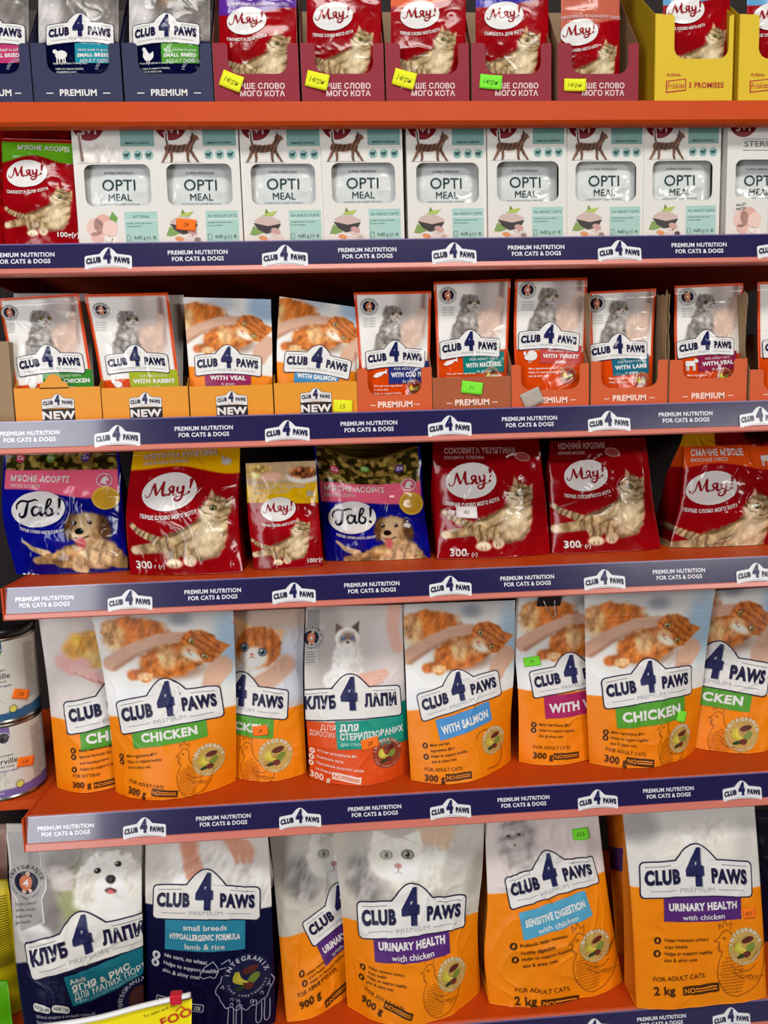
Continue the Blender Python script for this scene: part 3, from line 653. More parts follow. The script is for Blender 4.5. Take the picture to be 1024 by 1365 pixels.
def greycat(f):
    A0, A1, A2 = (150, 144, 138), (196, 190, 184), (96, 92, 90)
    f.ell(95, 50, 62, 78, (214, 190, 176), 14, fur=.1); f.line([(150, -60), (130, 20), (70, 70)], 44, 40, (208, 184, 170), 8)
    f.ell(-8, 50, 54, 92, A0, 6, fur=.4, fn=4, stripe=(100, 26, .5, A2)); f.ell(10, 20, 34, 40, A1, 16, a=.7, fur=.3); f.line([(-60, 60), (-70, 120)], 40, 46, A0, 6, fur=.3)
    f.ell(6, -55, 48, 44, A0, 4, fur=.3, stripe=(20, 24, .5, A2)); f.poly([(-38, -78), (-22, -102), (0, -92)], A0, 4); f.poly([(22, -96), (46, -92), (48, -66)], A0, 4)
    f.ell(24, -38, 28, 20, A1, 7); f.ell(30, -44, 6, 5, (150, 110, 104), 2); f.line([(12, -30), (30, -34), (44, -30)], 3, 3, A2, 2)
    for x in (8, 46): f.ell(x, -57, 9, 8, (40, 38, 36), 2); f.ell(x, -57, 6.5, 6, (196, 150, 62), 2); f.ell(x, -57, 3, 5, (10, 10, 10), 1.5)
O0, O1, O2 = (204, 128, 66), (228, 188, 142), (150, 82, 36)
SK, SK2 = (208, 172, 150), (166, 124, 102)
def gface(f):
    f.poly([(-42, -20), (2, -70), (26, -38)], O1, 3, fur=.2); f.poly([(40, -30), (104, -2), (66, 34)], O0, 3, fur=.2); f.poly([(-2, -40), (6, -60), (16, -38)], (228, 168, 140), 3)
    f.ell(0, 0, 72, 60, O0, 4, rot=28, fn=3, fs=10, fur=.25, stripe=(-50, 22, .55, O2)); f.ell(-40, 16, 28, 22, O1, 8, rot=28); f.ell(-30, 34, 34, 14, (250, 236, 220), 8, rot=28)
    f.ell(-42, 12, 7, 5, (214, 130, 116), 2, rot=28); f.line([(-44, 19), (-38, 25), (-33, 30)], 2.5, 2.5, O2, 1.5)
    for x, y in ((-30, -22), (12, 36)): f.ell(x, y, 14, 12, (86, 56, 30), 2); f.ell(x, y, 11, 9.5, (214, 176, 96), 2); f.ell(x, y, 5, 6.5, (20, 15, 12), 1.5); f.ell(x-3, y-3, 2.5, 2.5, (255, 255, 255), 1)
class Sub:                                # a frame inside a frame
    def __new__(c, f, x, y, sc=1.0, rot=0):
        g = Frame.__new__(Frame); g.c = f.c; r = math.radians(rot); dx, dy = f.x-x, f.y-y
        g.x = (dx*math.cos(r)+dy*math.sin(r))/sc; g.y = (-dx*math.sin(r)+dy*math.cos(r))/sc; return g
def ginger(f):                            # ginger cat lying under two hands, centre of the picture
    f.ell(-110, -75, 120, 66, O0, 10, fn=8, fs=16, fur=.35, stripe=(20, 60, .3, O2)); f.ell(-190, -60, 40, 60, O1, 18, fur=.4, a=.8)
    f.line([(-140, 90), (-60, 80)], 40, 40, (196, 120, 70), 8, fur=.3)
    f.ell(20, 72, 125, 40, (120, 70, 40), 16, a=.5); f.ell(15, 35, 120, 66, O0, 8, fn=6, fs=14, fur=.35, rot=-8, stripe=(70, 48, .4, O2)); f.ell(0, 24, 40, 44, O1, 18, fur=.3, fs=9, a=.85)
    f.line([(-60, 30), (-88, 95)], 54, 48, O0, 5, fur=.3, stripe=(70, 26, .4, O2)); f.ell(-90, 95, 28, 16, O1, 5, fur=.3)
    f.line([(200, 70), (170, 110), (160, 140)], 90, 70, SK, 7)
    f.line([(-215, 44), (-120, -12), (-20, -52)], 62, 42, SK, 4); f.line([(-205, 66), (-120, 16), (-20, -28)], 16, 8, SK2, 9, a=.7); f.line([(-30, -48), (30, -60), (70, -64)], 44, 20, SK, 5)
    for k in range(3): f.line([(10, -58+k*12), (76, -72+k*13)], 14, 8, SK, 3); f.line([(14, -51+k*12), (74, -66+k*13)], 3, 2, SK2, 2)
    f.ell(85, -10, 30, 60, O1, 14, rot=20, fur=.4, a=.9)
    gface(Sub(f, 126, -14, 1.08))
def kitten(f):
    f.poly([(-62, -30), (-80, -110), (-16, -70)], O1, 4); f.poly([(10, -66), (84, -56), (64, 10)], O1, 4); f.poly([(24, -54), (72, -48), (60, -8)], (232, 176, 150), 4)
    f.ell(-10, 60, 66, 50, (250, 236, 220), 10, fur=.3); f.ell(0, -6, 74, 66, O0, 5, fn=3, fur=.25, stripe=(0, 26, .45, O2)); f.ell(-14, 26, 44, 34, (252, 240, 228), 10)
    f.ell(-20, 14, 7, 5, (220, 140, 130), 2); f.line([(-28, 26), (-20, 22), (-11, 26)], 2.5, 2.5, O2, 1.5)
    for x, y in ((-44, -8), (14, 8)): f.ell(x, y, 14, 14, (70, 60, 50), 2); f.ell(x, y, 11, 11, (130, 160, 180), 2); f.ell(x, y, 6.5, 7, (12, 14, 20), 1.5); f.ell(x-3, y-4, 3, 3, (255, 255, 255), 1)
    f.line([(90, 50), (50, 84), (0, 112)], 60, 60, SK, 8)
def ragdoll(f):
    W_, D_ = (238, 234, 228), (112, 96, 88)
    f.line([(190, -150), (178, -40), (196, 30)], 50, 46, (226, 186, 170), 9); f.ell(0, 90, 58, 100, W_, 8, fn=4, fur=.18); f.ell(-30, 150, 60, 50, W_, 10, fur=.2); f.ell(30, 110, 26, 60, (206, 198, 190), 16, a=.6)
    f.poly([(-46, -28), (-44, -70), (-8, -46)], D_, 4, fur=.3); f.poly([(10, -48), (48, -78), (44, -24)], D_, 4, fur=.3)
    f.ell(0, -12, 47, 42, W_, 4, fur=.15); f.ell(2, -6, 32, 30, (150, 134, 124), 12, fur=.2); f.ell(2, 12, 24, 16, W_, 8); f.ell(2, 4, 7, 5, (90, 70, 70), 2)
    for x in (-17, 20): f.ell(x, -12, 8, 6, (40, 40, 50), 2); f.ell(x, -12, 6, 4.5, (110, 150, 190), 1.5)
    f.line([(60, 150), (90, 140), (140, 128)], 60, 36, (226, 180, 166), 6)
    for k in range(3): f.line([(84, 140+k*12), (136, 128+k*12)], 15, 9, (230, 188, 174), 3); f.line([(88, 147+k*12), (134, 135+k*12)], 3, 2, (180, 130, 116), 2)
def whitedog(f):
    W_ = (238, 236, 230)
    f.ell(10, 60, 120, 110, W_, 14, fn=10, fs=18, fur=.1); f.ell(0, 0, 104, 96, W_, 8, fn=12, fs=14, fur=.1); f.ell(-70, 20, 34, 70, (222, 218, 210), 12, fn=8, fur=.12); f.ell(78, 10, 34, 70, (226, 222, 214), 12, fn=8, fur=.12)
    f.ell(4, 22, 44, 36, (246, 244, 240), 12, fur=.08); f.ell(6, 0, 17, 15, (30, 28, 30), 2.5); f.ell(8, 38, 20, 10, (70, 40, 42), 3); f.ell(8, 42, 13, 8, (212, 120, 122), 3)
    for x, y in ((-36, -34), (30, -52)): f.ell(x, y, 11, 10, (30, 26, 26), 2.5); f.ell(x-3, y-3, 2.5, 2.5, (250, 250, 250), 1)
def whitecat(f):
    W_, S_ = (236, 232, 222), (172, 164, 154)
    f.poly([(-100, -50), (-80, -120), (-20, -90)], W_, 6); f.poly([(30, -90), (90, -118), (100, -50)], W_, 6)
    f.ell(90, 40, 150, 90, W_, 20, fur=.15); f.ell(0, 0, 112, 84, W_, 8, fn=4, fur=.1); f.ell(0, 46, 70, 34, (246, 243, 238), 16)
    f.ell(0, 26, 15, 10, (186, 140, 130), 3); f.line([(0, 34), (0, 50)], 3, 3, (120, 100, 92), 2); f.line([(-14, 56), (0, 50), (14, 56)], 2.5, 2.5, (160, 140, 130), 2)
    for x in (-42, 40): f.ell(x, -18, 24, 18, (58, 54, 48), 3); f.ell(x, -18, 20, 15, (168, 176, 150), 2.5); f.ell(x, -18, 8, 11, (16, 16, 16), 2); f.ell(x-5, -22, 3, 3, (255, 255, 255), 1)
    for y in (34, 42, 50): f.line([(-24, y), (-80, y-4+(y-42))], 2, 1, (250, 250, 250), 1.5, a=.8); f.line([(24, y), (80, y-4+(y-42))], 2, 1, (250, 250, 250), 1.5, a=.8)
def bengal(f):
    B_, D_ = (122, 80, 54), (50, 30, 26)
    k = dict(fur=.5, stripe=(25, 13, 1, D_))
    f.line([(-36, -10), (-42, -34), (-42, -54)], 6, 5, D_, 1.5); f.line([(-36, -6), (0, -4), (34, -10)], 27, 22, B_, 2, **k); f.line([(34, -14), (48, -34)], 20, 17, B_, 2, **k)
    f.ell(50, -40, 13, 10, B_, 2, **k); f.poly([(42, -46), (44, -60), (52, -48)], D_, 1.5); f.ell(60, -37, 6, 5, B_, 1.5)
    for p in ([(-38, 0), (-50, 24), (-62, 46)], [(-30, 2), (-26, 24), (-30, 46)], [(28, 0), (26, 26), (32, 48)], [(34, -4), (48, 20), (64, 44)]): f.line(p, 13, 5, B_, 1.5, **k); f.ell(p[-1][0]+3, p[-1][1]+1, 7, 3.5, D_, 1.2)

# ------------------------------------------------------------------ pack prints
def XP(off, sc): return lambda x, y: (off[0]+x/sc, off[1]+y/sc)
RED, DRED = (156, 26, 40), (110, 12, 24)
def meow_art(oval, cat, top=None, extra=None, base=RED, slogan='ПЕРШЕ СЛОВО МОГО КОТА', shadow=True):
    def art(c, L, p, k):
        c.fill(base); c.grain(.10, 30, 3)
        u, v = p(*cat[:2]); f = c.frame(u, v, cat[2]*k)
        f.ell(10, 40, 220, 110, tuple(int(q*.8) for q in base), 60, a=.5)
        if top: top(c, L, p, k)
        tabby(f)
        u, v = p(*oval[:2]); w = oval[2]*k*1.12; L.meow(u, v, w)
        L.group(u-w*.02, v, -4); L.text(slogan, 0, w*.44, w*.062, WH, 3, 0.03, 'c', maxw=w*.9, curve=-w*.06); L.end()
        if extra: extra(c, L, p, k)
    return art
def T(L, p, k, s, px, py, h, col, bold=0.0, align='l', rot=0, maxw=None, layer=4, sx=1.0):
    u, v = p(px, py); L.text(s, u, v, h*k, col, layer, bold, align, rot, maxw*k if maxw else None, sx=sx)
OR, TE = (240, 140, 24), (206, 84, 34)
def c4p_art(logo, split, base, low, pic, banner=None, words=('CLUB', 'PAWS'), seal=None, hen=None, notes=None, weight=None, extra=None, top=(226, 224, 219), border=None, ink=(70, 38, 10), who='FOR ADULT CATS', sealkw=None, premium=True, notescol=None):
    """split: (x, y, x, y) pixels where the pale picture meets the coloured lower half"""
    def art(c, L, p, k):
        c.fill(top)
        pic(c, p, k)
        (u0, v0), (u1, v1) = p(split[0], split[1]), p(split[2], split[3]); g = (v1-v0)/(u1-u0)
        c.band(lambda U: v0+g*(U-u0), low)
        c.C *= (1+.05*(vn(c.U/22, c.V/30, 4)-.5))[:, None]
        if hen: u, v = p(hen[0], hen[1]); L.hen(u, v, hen[2]*k, hen[3] if len(hen) > 3 else tuple(int(q*.66) for q in low), 1.1)
        if seal: u, v = p(seal[0], seal[1]); L.seal(u, v, seal[2]*k, *(sealkw or ()))
        if banner:
            bx, by, bw, bh, rot, col, txt = banner; u, v = p(bx, by); L.group(u, v, rot); w, h = bw*k, bh*k
            L.rect(-w/2, -h*.65, w/2, h*.6, col, 2, h*.03)
            n = len(txt); y = -h*.5+h*(.13 if n > 1 else .04)
            for s, q, b in txt:
                hh = h*q; L.text(s, 0, y+hh*(.74 if n == 1 else .8), hh*(.46 if n == 1 else .58), WH, 3, b*1.3, 'c', maxw=w*.88, sx=1.1); y += hh
            L.end()
        u, v = p(logo[0], logo[1]); L.logo(u, v, logo[2]*k, words, logo[3], logo[4] if len(logo) > 4 else .03, premium)
        nc = notescol or ink
        if notes:
            nx, ny, st, h, rot, txt = notes
            for i, s in enumerate(txt):
                px, py = nx-st*i*math.sin(math.radians(rot)), ny+st*i*math.cos(math.radians(rot))
                T(L, p, k, s.lstrip('*'), px, py, h, nc, .01, 'l', rot)
                if s.startswith('*'): u, v = p(px-h*2.2, py-h*.4); L.ell(u, v, h*1.1*k, h*1.1*k, nc, 2, 0, 14); L.ell(u, v, h*.35*k, h*.6*k, low, 3, 20, 8)
        if weight:
            wx, wy, h, rot, s = weight
            if who: T(L, p, k, who, wx+h*1.75*math.sin(math.radians(rot)), wy-h*1.75*math.cos(math.radians(rot)), h*.55, nc, .0, 'l', rot)
            T(L, p, k, s, wx, wy, h, nc, .03, 'l', rot)
            x, y = wx+h*4.4*math.cos(math.radians(rot)), wy+h*4.4*math.sin(math.radians(rot)); u, v = p(x, y); L.group(u, v, rot)
            L.rect(-h*.7*k, -h*.95*k, h*3.9*k, h*.15*k, nc, 2); L.text('NO', -h*.5*k, -h*.1*k, h*.6*k, low, 4, .02, 'l')
            for yy in (-.55, -.25): L.rect(h*.9*k, (yy-.08)*h*k, h*3.6*k, (yy+.06)*h*k, low, 4)
            L.end()
        if border: c.C[:] = c.C*(1-border[1](c))[:, None]+np.array(border[0], float)*border[1](c)[:, None]
        if extra: extra(c, L, p, k)
    return art

# ================================================================== TOP SHELF: display boxes with pouches
Y1 = 0.014
RB = (142, 18, 42); NB = (36, 40, 78); YB = (222, 188, 28)
def pr_navy(L, w, hs, hl):
    L.text('PREMIUM', w/2, hs-13, 7.4, WH, 1, .03, 'c'); L.rect(w*.14, hs-16.5, w*.22, hs-15.4, WH, 1); L.rect(w*.78, hs-16.5, w*.86, hs-15.4, WH, 1)
def pr_red(L, w, hs, hl):
    L.text('ПЕРШЕ СЛОВО', w*.50, hs-21, 6.4, (236, 216, 214), 1, .02, 'c'); L.text('МОГО КОТА', w*.56, hs-12, 6.4, (236, 216, 214), 1, .02, 'c')
def pr_yellow(L, w, hs, hl):
    R_ = (176, 40, 30)
    L.poly([(w*.14, hs-30), (w*.40, hs-33), (w*.40, hs-18), (w*.14, hs-15)], R_, 1); L.poly([(w*.155, hs-28.6), (w*.385, hs-31.4), (w*.385, hs-19.2), (w*.155, hs-16.6)], YB, 2)
    L.text('Friskies', w*.27, hs-20.5, 7.2, R_, 3, .01, 'c', -4, shear=.2, maxw=w*.22); L.text('PURINA', w*.24, hs-35.5, 3.6, R_, 1, .02, 'c')
    L.text('5 PROMISES', w*.66, hs-21.5, 6.6, R_, 1, .03, 'c', sx=.92)
row1 = [('navy', -62, 44, 'navy cardboard display box cut off by the left frame edge on the top shelf', None), ('navy', 46, 164, 'navy cardboard display box whose pouch has a sheep and a teal banner', None),
        ('navy', 167, 285, 'navy cardboard display box whose pouch has a hen and a green banner', None),
        ('red', 287, 400, 'red cardboard display box with yellow sticker, right of the navy boxes', (309, 109, 27, 19, 22, NY, '14грн')),
        ('red', 403.5, 513, 'red cardboard display box with yellow sticker, second from the navy boxes', (423, 108, 28, 19, 14, NY, '14грн')),
        ('red', 516, 626, 'red cardboard display box with yellow sticker, left of the one with a green sticker', (539, 106, 28, 20, 16, NY, '14грн')),
        ('red', 630, 735, 'red cardboard display box with a green price sticker on its front', (654, 110, 28, 17, 6, NG, '14грн')),
        ('red', 744, 851, 'red cardboard display box with yellow sticker, next to the yellow boxes', (766, 114, 28, 15, 2, NY, '14грн')),
        ('yellow', 873, 976, 'bright yellow cardboard display box seen whole on the top shelf', None), ('yellow', 984, 1090, 'yellow cardboard display box cut off by the right frame edge', None)]
for kind, a, b, lab, st in row1:
    m = (a+b)/2; py = 133
    hl, hs = zat(m, 99 if kind != 'yellow' else 79, Y1, 1), zat(m, 58 if kind != 'yellow' else 20, Y1, 1)
    display_box('display_box', a, b, py, Y1, 1, hl, hs, 0.19, 0.16, dict(navy=NB, red=RB, yellow=YB)[kind], lab, 'box', None, mL=.17 if kind != 'yellow' else .24, mR=.13 if kind != 'yellow' else .06, slope=.55,
                inner=(150, 118, 84) if kind == 'red' else dict(navy=(60, 52, 50), yellow=(200, 166, 26))[kind], printf=dict(navy=pr_navy, red=pr_red, yellow=pr_yellow)[kind], stickers=[st] if st else ())
FL = dict(belly=((0, 0), (.1, .001), (.35, .004), (.75, .006), (1, .003)), e=.7, thick=((0, .0008), (.15, .001), (.5, .006), (1, .004)), pitch=.0013, wr=.0007)
def navy_pic(dog):
    def f(c, p, k): dog(c, p, k)
    return f
def dogpic(hx, col, col2, ox):
    def f(c, p, k):
        c.fill((104, 98, 94)); F = c.frame(*p(hx, 0), k); F.ell(-46, 14, 30, 46, (186, 182, 180), 8, fur=.2); F.ell(ox, -14, 26, 34, col, 6, fn=4, fs=5, fur=.4)
        F.ell(ox, 0, 14, 14, col2, 4, fur=.3); F.ell(ox, 2, 4, 3, (26, 22, 22), 1); F.ell(ox+16, -6, 12, 30, col, 5, fn=3, fs=4, fur=.4); F.ell(ox-2, 9, 4, 3, (190, 110, 100), 1)
        F.ell(30, 24, 44, 34, (140, 134, 130), 12, fur=.3)
    return f
def animal_icon(L, u, v, s, kind):
    P = lambda l: [(u+x*s, v+y*s) for x, y in l]
    if kind == 'sheep':
        L.ell(u, v, 9*s, 6.5*s, WH, 4, 0, 14); L.ell(u-9*s, v-5*s, 4*s, 3*s, WH, 4, 30, 10)
        for x in (-6, -2, 3, 6): L.rect(u+x*s-.9*s, v+4*s, u+x*s+.9*s, v+12*s, WH, 4)
    elif kind == 'hen':
        L.poly(P([(-8, -8), (-6, -11), (-3, -10), (-1, -6), (3, -1), (9, -5), (9, 3), (5, 8), (-3, 8), (-7, 2), (-6, -5)]), WH, 4); L.rect(u-1*s, v+7*s, u+.3*s, v+12*s, WH, 4); L.rect(u+2*s, v+7*s, u+3.3*s, v+12*s, WH, 4)
    elif kind == 'fish':
        L.poly(P([(-12, 3), (-6, -3), (3, -5), (10, -6), (13, -10), (13, -1), (9, -3), (3, 2), (-6, 5)]), WH, 4)
    elif kind == 'rabbit':
        L.ell(u+1*s, v+2*s, 8*s, 6*s, WH, 4, 0, 14); L.ell(u-7*s, v-3*s, 4*s, 3.6*s, WH, 4, 0, 10); L.ell(u-6*s, v-9*s, 1.4*s, 5*s, WH, 4, 10, 8); L.ell(u-3.6*s, v-9*s, 1.4*s, 5*s, WH, 4, 20, 8)
    elif kind == 'cow':
        L.rect(u-9*s, v-6*s, u+7*s, v+3*s, WH, 4, 2*s); L.ell(u+9*s, v-6*s, 4*s, 3*s, WH, 4, 40, 10)
        for x in (-8, -5, 3, 5.5): L.rect(u+x*s, v+2*s, u+(x+1.8)*s, v+11*s, WH, 4)
    elif kind == 'turkey':
        L.ell(u+3*s, v-1*s, 9*s, 9*s, WH, 4, 0, 9); L.ell(u-4*s, v+2*s, 6*s, 5*s, WH, 4, 0, 12); L.ell(u-9*s, v-5*s, 2.4*s, 3.6*s, WH, 4, 0, 8); L.rect(u-3*s, v+6*s, u-2*s, v+12*s, WH, 4); L.rect(u, v+6*s, u+1*s, v+12*s, WH, 4)
def navy_pouch(x0, x1, lx, ly, pic, bcol, btxt, icon, lab):
    def extra(c, L, p, k):
        u, v = p(lx-24, 74); animal_icon(L, u, v, .9*k, icon)
        T(L, p, k, 'Meat ingredients in every dice', lx-34, 87, 2.6, WH); T(L, p, k, 'Helps to support healthy', lx-31, 94, 2.6, WH); T(L, p, k, 'skin & shiny coat', lx-30, 98, 2.6, WH)
        u, v = p(lx+38, 96); L.ring('INTEGRANIX', u, v, 13*k, 4*k, -80, 60, (170, 170, 190), 3)
    art = c4p_art((lx, ly, 88, -1, .035), (x0, 58, x1, 56), NB, (30, 33, 68), pic, (lx+19, 71.5, 49, 21, -2, bcol, btxt), extra=extra)
    film_bag('dog_food_pouch', [(x0, -60), (x0, 133)], [(x1, -60), (x1, 133)], Y1+.012, Y1+.021, 1, art, lab, 'pouch', mat='gloss', seed=int(x0+90), zb=SHELF[1]+.002, **FL)
navy_pouch(-56, 38, -12, 42, dogpic(-20, (70, 62, 58), (120, 110, 100), 8), (190, 60, 110), [('With beef in jelly', .3, 0), ('SMALL BREEDS', .38, .03)], 'cow', 'navy dog food pouch with a crimson banner at the top left frame corner')
navy_pouch(51, 158, 106, 40, dogpic(100, (176, 168, 162), (206, 202, 198), 12), (36, 142, 160), [('With lamb in gravy', .28, 0), ('SMALL BREED', .36, .03), ('ADULT DOG', .34, 0)], 'sheep', 'navy dog food pouch with a sheep icon and a teal banner')
navy_pouch(172, 280, 221, 40, dogpic(220, (190, 112, 62), (216, 160, 110), 18), (84, 156, 52), [('With chicken in gravy', .28, 0), ('SMALL BREED', .36, .03), ('ADULT DOG', .34, 0)], 'hen', 'navy dog food pouch with a white hen icon and a green banner')
def topband(col, y, txt=None, ty=0, tx=0):
    def f(c, L, p, k):
        u0, v0 = p(tx, y); m = sst(.8, -.8, c.V-(v0+6*k*np.sin(c.U/30+1.0)))[:, None]; c.C = c.C*(1-m)+np.array(col, float)*m
        if txt: T(L, p, k, txt, tx, ty, 3.4, (220, 205, 215), .01, 'c')
    return f
for x0, x1, ov, ct, bc, by, txt, lab, sl in (
    (292, 395, (329, 28, 53), (338, 83, .25), (104, 60, 150), 14, 'З ІНДИЧКОЮ В НІЖНОМУ СОУСІ', 'red cat food pouch with a purple top band in the first red box', 'СМАКОТА ДЛЯ КОТА'),
    (409, 508, (444, 22, 53), (450, 77, .245), (150, 30, 50), -6, None, 'shiny red cat food pouch in the second red box right of the navy boxes', 'ПЕРШЕ СЛОВО МОГО КОТА'),
    (521, 621, (560, 20, 52), (560, 78, .25), (214, 110, 80), 2, None, 'red cat food pouch with a pinkish cow corner beside the green-stickered box', 'ПЕРШЕ СЛОВО МОГО КОТА'),
    (634, 731, (672, 21, 52), (672, 80, .25), (78, 70, 160), 3, None, 'red cat food pouch with a blue top corner in the green-stickered red box', 'СМАКОТА ДЛЯ КОТА'),
    (748, 826, (773, 43, 48), (783, 90, .21), (190, 110, 92), 30, 'З КРОЛИКОМ В НІЖНОМУ СОУСІ', 'low sunken red cat food pouch with a salmon rabbit band beside the yellow box', 'ПЕРШЕ СЛОВО МОГО КОТА'),
    (884, 973, (914, 14, 50), (925, 72, .23), (110, 160, 200), 0, None, 'red cat food pouch standing in the whole yellow box', 'ПЕРШЕ СЛОВО МОГО КОТА'),
    (996, 1086, (1030, 22, 50), (1036, 78, .23), (110, 160, 200), 0, None, 'red cat food pouch in the yellow box at the right frame edge', 'ПЕРШЕ СЛОВО МОГО КОТА')):
    film_bag('cat_food_pouch', [(x0, -55), (x0, 133)], [(x1, -55), (x1, 133)], Y1+.012, Y1+.021, 1, meow_art(ov, ct, topband(bc, by, txt, by-6, (x0+x1)/2), slogan=sl), lab, 'pouch', mat='gloss', seed=x0, zb=SHELF[1]+.002, **FL)

# ================================================================== SECOND SHELF: white cartons with a window
Y2 = 0.020; CW = 0.1055; CH = 0.150; CD = 0.070
TEAL, TEAL2 = (168, 206, 196), (122, 166, 158)
def carton_print(L, kind):
    m = CW*10.0; Z = CH*1000           # units: 1 = 1 % of the width, in mm
    U = lambda u: u*m; V = lambda z: Z-z*m
    B_ = (40, 60, 60)
    L.rect(U(56), V(41.5), U(95.5), V(0.6), TEAL, 1); L.rect(U(56), V(32), U(95.5), V(31), (232, 230, 224), 2)
    nm = {'adult': 'for ADULT CATS', 'kitten': 'KITTENS', 'ster': 'for ADULT CATS'}[kind]
    L.text(nm, U(76), V(34.2), 2.9, (60, 90, 86), 3, .0, 'c', sx=1.3, maxw=U(34)); L.text('complete nutrition with chicken', U(58), V(27), 1.7, B_, 3, 0, 'l', maxw=U(34)); L.text('for cats and kittens', U(58), V(23.5), 1.7, B_, 3, 0, 'l')
    L.text('4x85 g (r)', U(66), V(9), 4.4, B_, 3, .0, 'l', maxw=U(20)); L.text('e', U(89), V(9), 6, B_, 3, 0, 'l'); L.stroke([(U(58), V(14)), (U(62), V(14)), (U(62), V(7)), (U(58), V(7)), (U(58), V(14))], .5, B_, 3, False)
    if kind == 'ster':
        L.text('STERILISED', U(22), V(112), 7.4, B_, 2, 0, 'l', sx=1.3); L.rect(U(20), V(121.5), U(95), V(121), B_, 2); L.rect(U(20), V(108), U(95), V(107.5), B_, 2)
    else:
        L.rect(U(57), V(141), U(97), V(138), TEAL2, 1); L.rect(U(57), V(137), U(97), V(117), TEAL2, 1)
        L.text('IMMUNITY SUPPORT', U(77), V(119.5), 2.2, B_, 3, .03, 'c', maxw=U(34))
        for x in (63.5, 77, 90):
            L.ell(U(x), V(107), 5.6*m, 5.6*m, (150, 190, 184), 1, 0, 20); L.ell(U(x-.6), V(107), 3.4*m, 1.7*m, (40, 76, 76), 2, 15, 10); L.ell(U(x+2.2), V(108.6), 1.3*m, 1.2*m, (40, 76, 76), 2, 0, 8)
            for q in (-2.6, -.9, 1.2): L.rect(U(x+q-.4), V(106.4), U(x+q+.4), V(103.2), (40, 76, 76), 2)
    L.poly([(U(20+18.5*math.cos(a)), V(141.6-18*math.sin(a))) for a in np.linspace(0, math.pi, 24)], (122, 14, 26), 1); L.text('3+1', U(20), V(131), 9.5, (226, 206, 200), 2, .03, 'c')
    if kind != 'kitten' and kind != 'ster':
        g = lambda pts, col, w=1: L.poly([(U(a), V(b)) for a, b in pts], col, w)
        g([(13, 30), (20, 34), (35, 34), (46, 29), (42, 24), (30, 22), (16, 24)], (206, 182, 172), 2); g([(12, 27), (30, 23), (46, 26), (40, 16), (27, 14), (18, 19)], (62, 54, 56), 3)
        g([(26, 35), (28, 44), (33, 37)], (110, 140, 50), 2); g([(22, 35), (30, 39), (42, 41), (36, 35)], (178, 196, 92), 3); g([(7, 13), (12, 24), (18, 20), (24, 15), (14, 12)], (128, 160, 88), 1)
        L.ell(U(23), V(9), 5.5*m, 2.8*m, (222, 150, 98), 2, 12, 12)
        for x, z, r in ((36, 15, 5), (33, 6, 5), (43, 9, 6), (46, 6, 5.4)): L.ell(U(x), V(z), r*m, r*.72*m, (222, 208, 200), 3, 30, 14)
        L.ell(U(39), V(17), 6*m, 3.6*m, (200, 160, 150), 4, 20, 14)
    else:
        for x, z, a, b, col in ((20, 24, 10, 11, (232, 196, 184)), (30, 27, 11, 12, (224, 172, 156)), (38, 22, 9, 10, (236, 204, 190)), (22, 12, 8, 6, (226, 186, 172)), (36, 10, 5, 4, (240, 236, 226)), (43, 8, 4.4, 4, (240, 236, 226))): L.ell(U(x), V(z), a*m, b*m, col, 2 if x < 34 else 3, 20, 16)
        if kind == 'kitten': L.poly([(U(38), V(34)), (U(42), V(42)), (U(48), V(34)), (U(44), V(26))], (110, 160, 70), 2)
        else: L.ell(U(20), V(40), 12*m, 12*m, (226, 222, 214), 1, 0, 20); L.text('FILLET', U(20), V(40), 3.2, B_, 3, .03, 'c', -8); L.text('PIECES', U(20), V(35), 3.2, B_, 3, .03, 'c', -8)
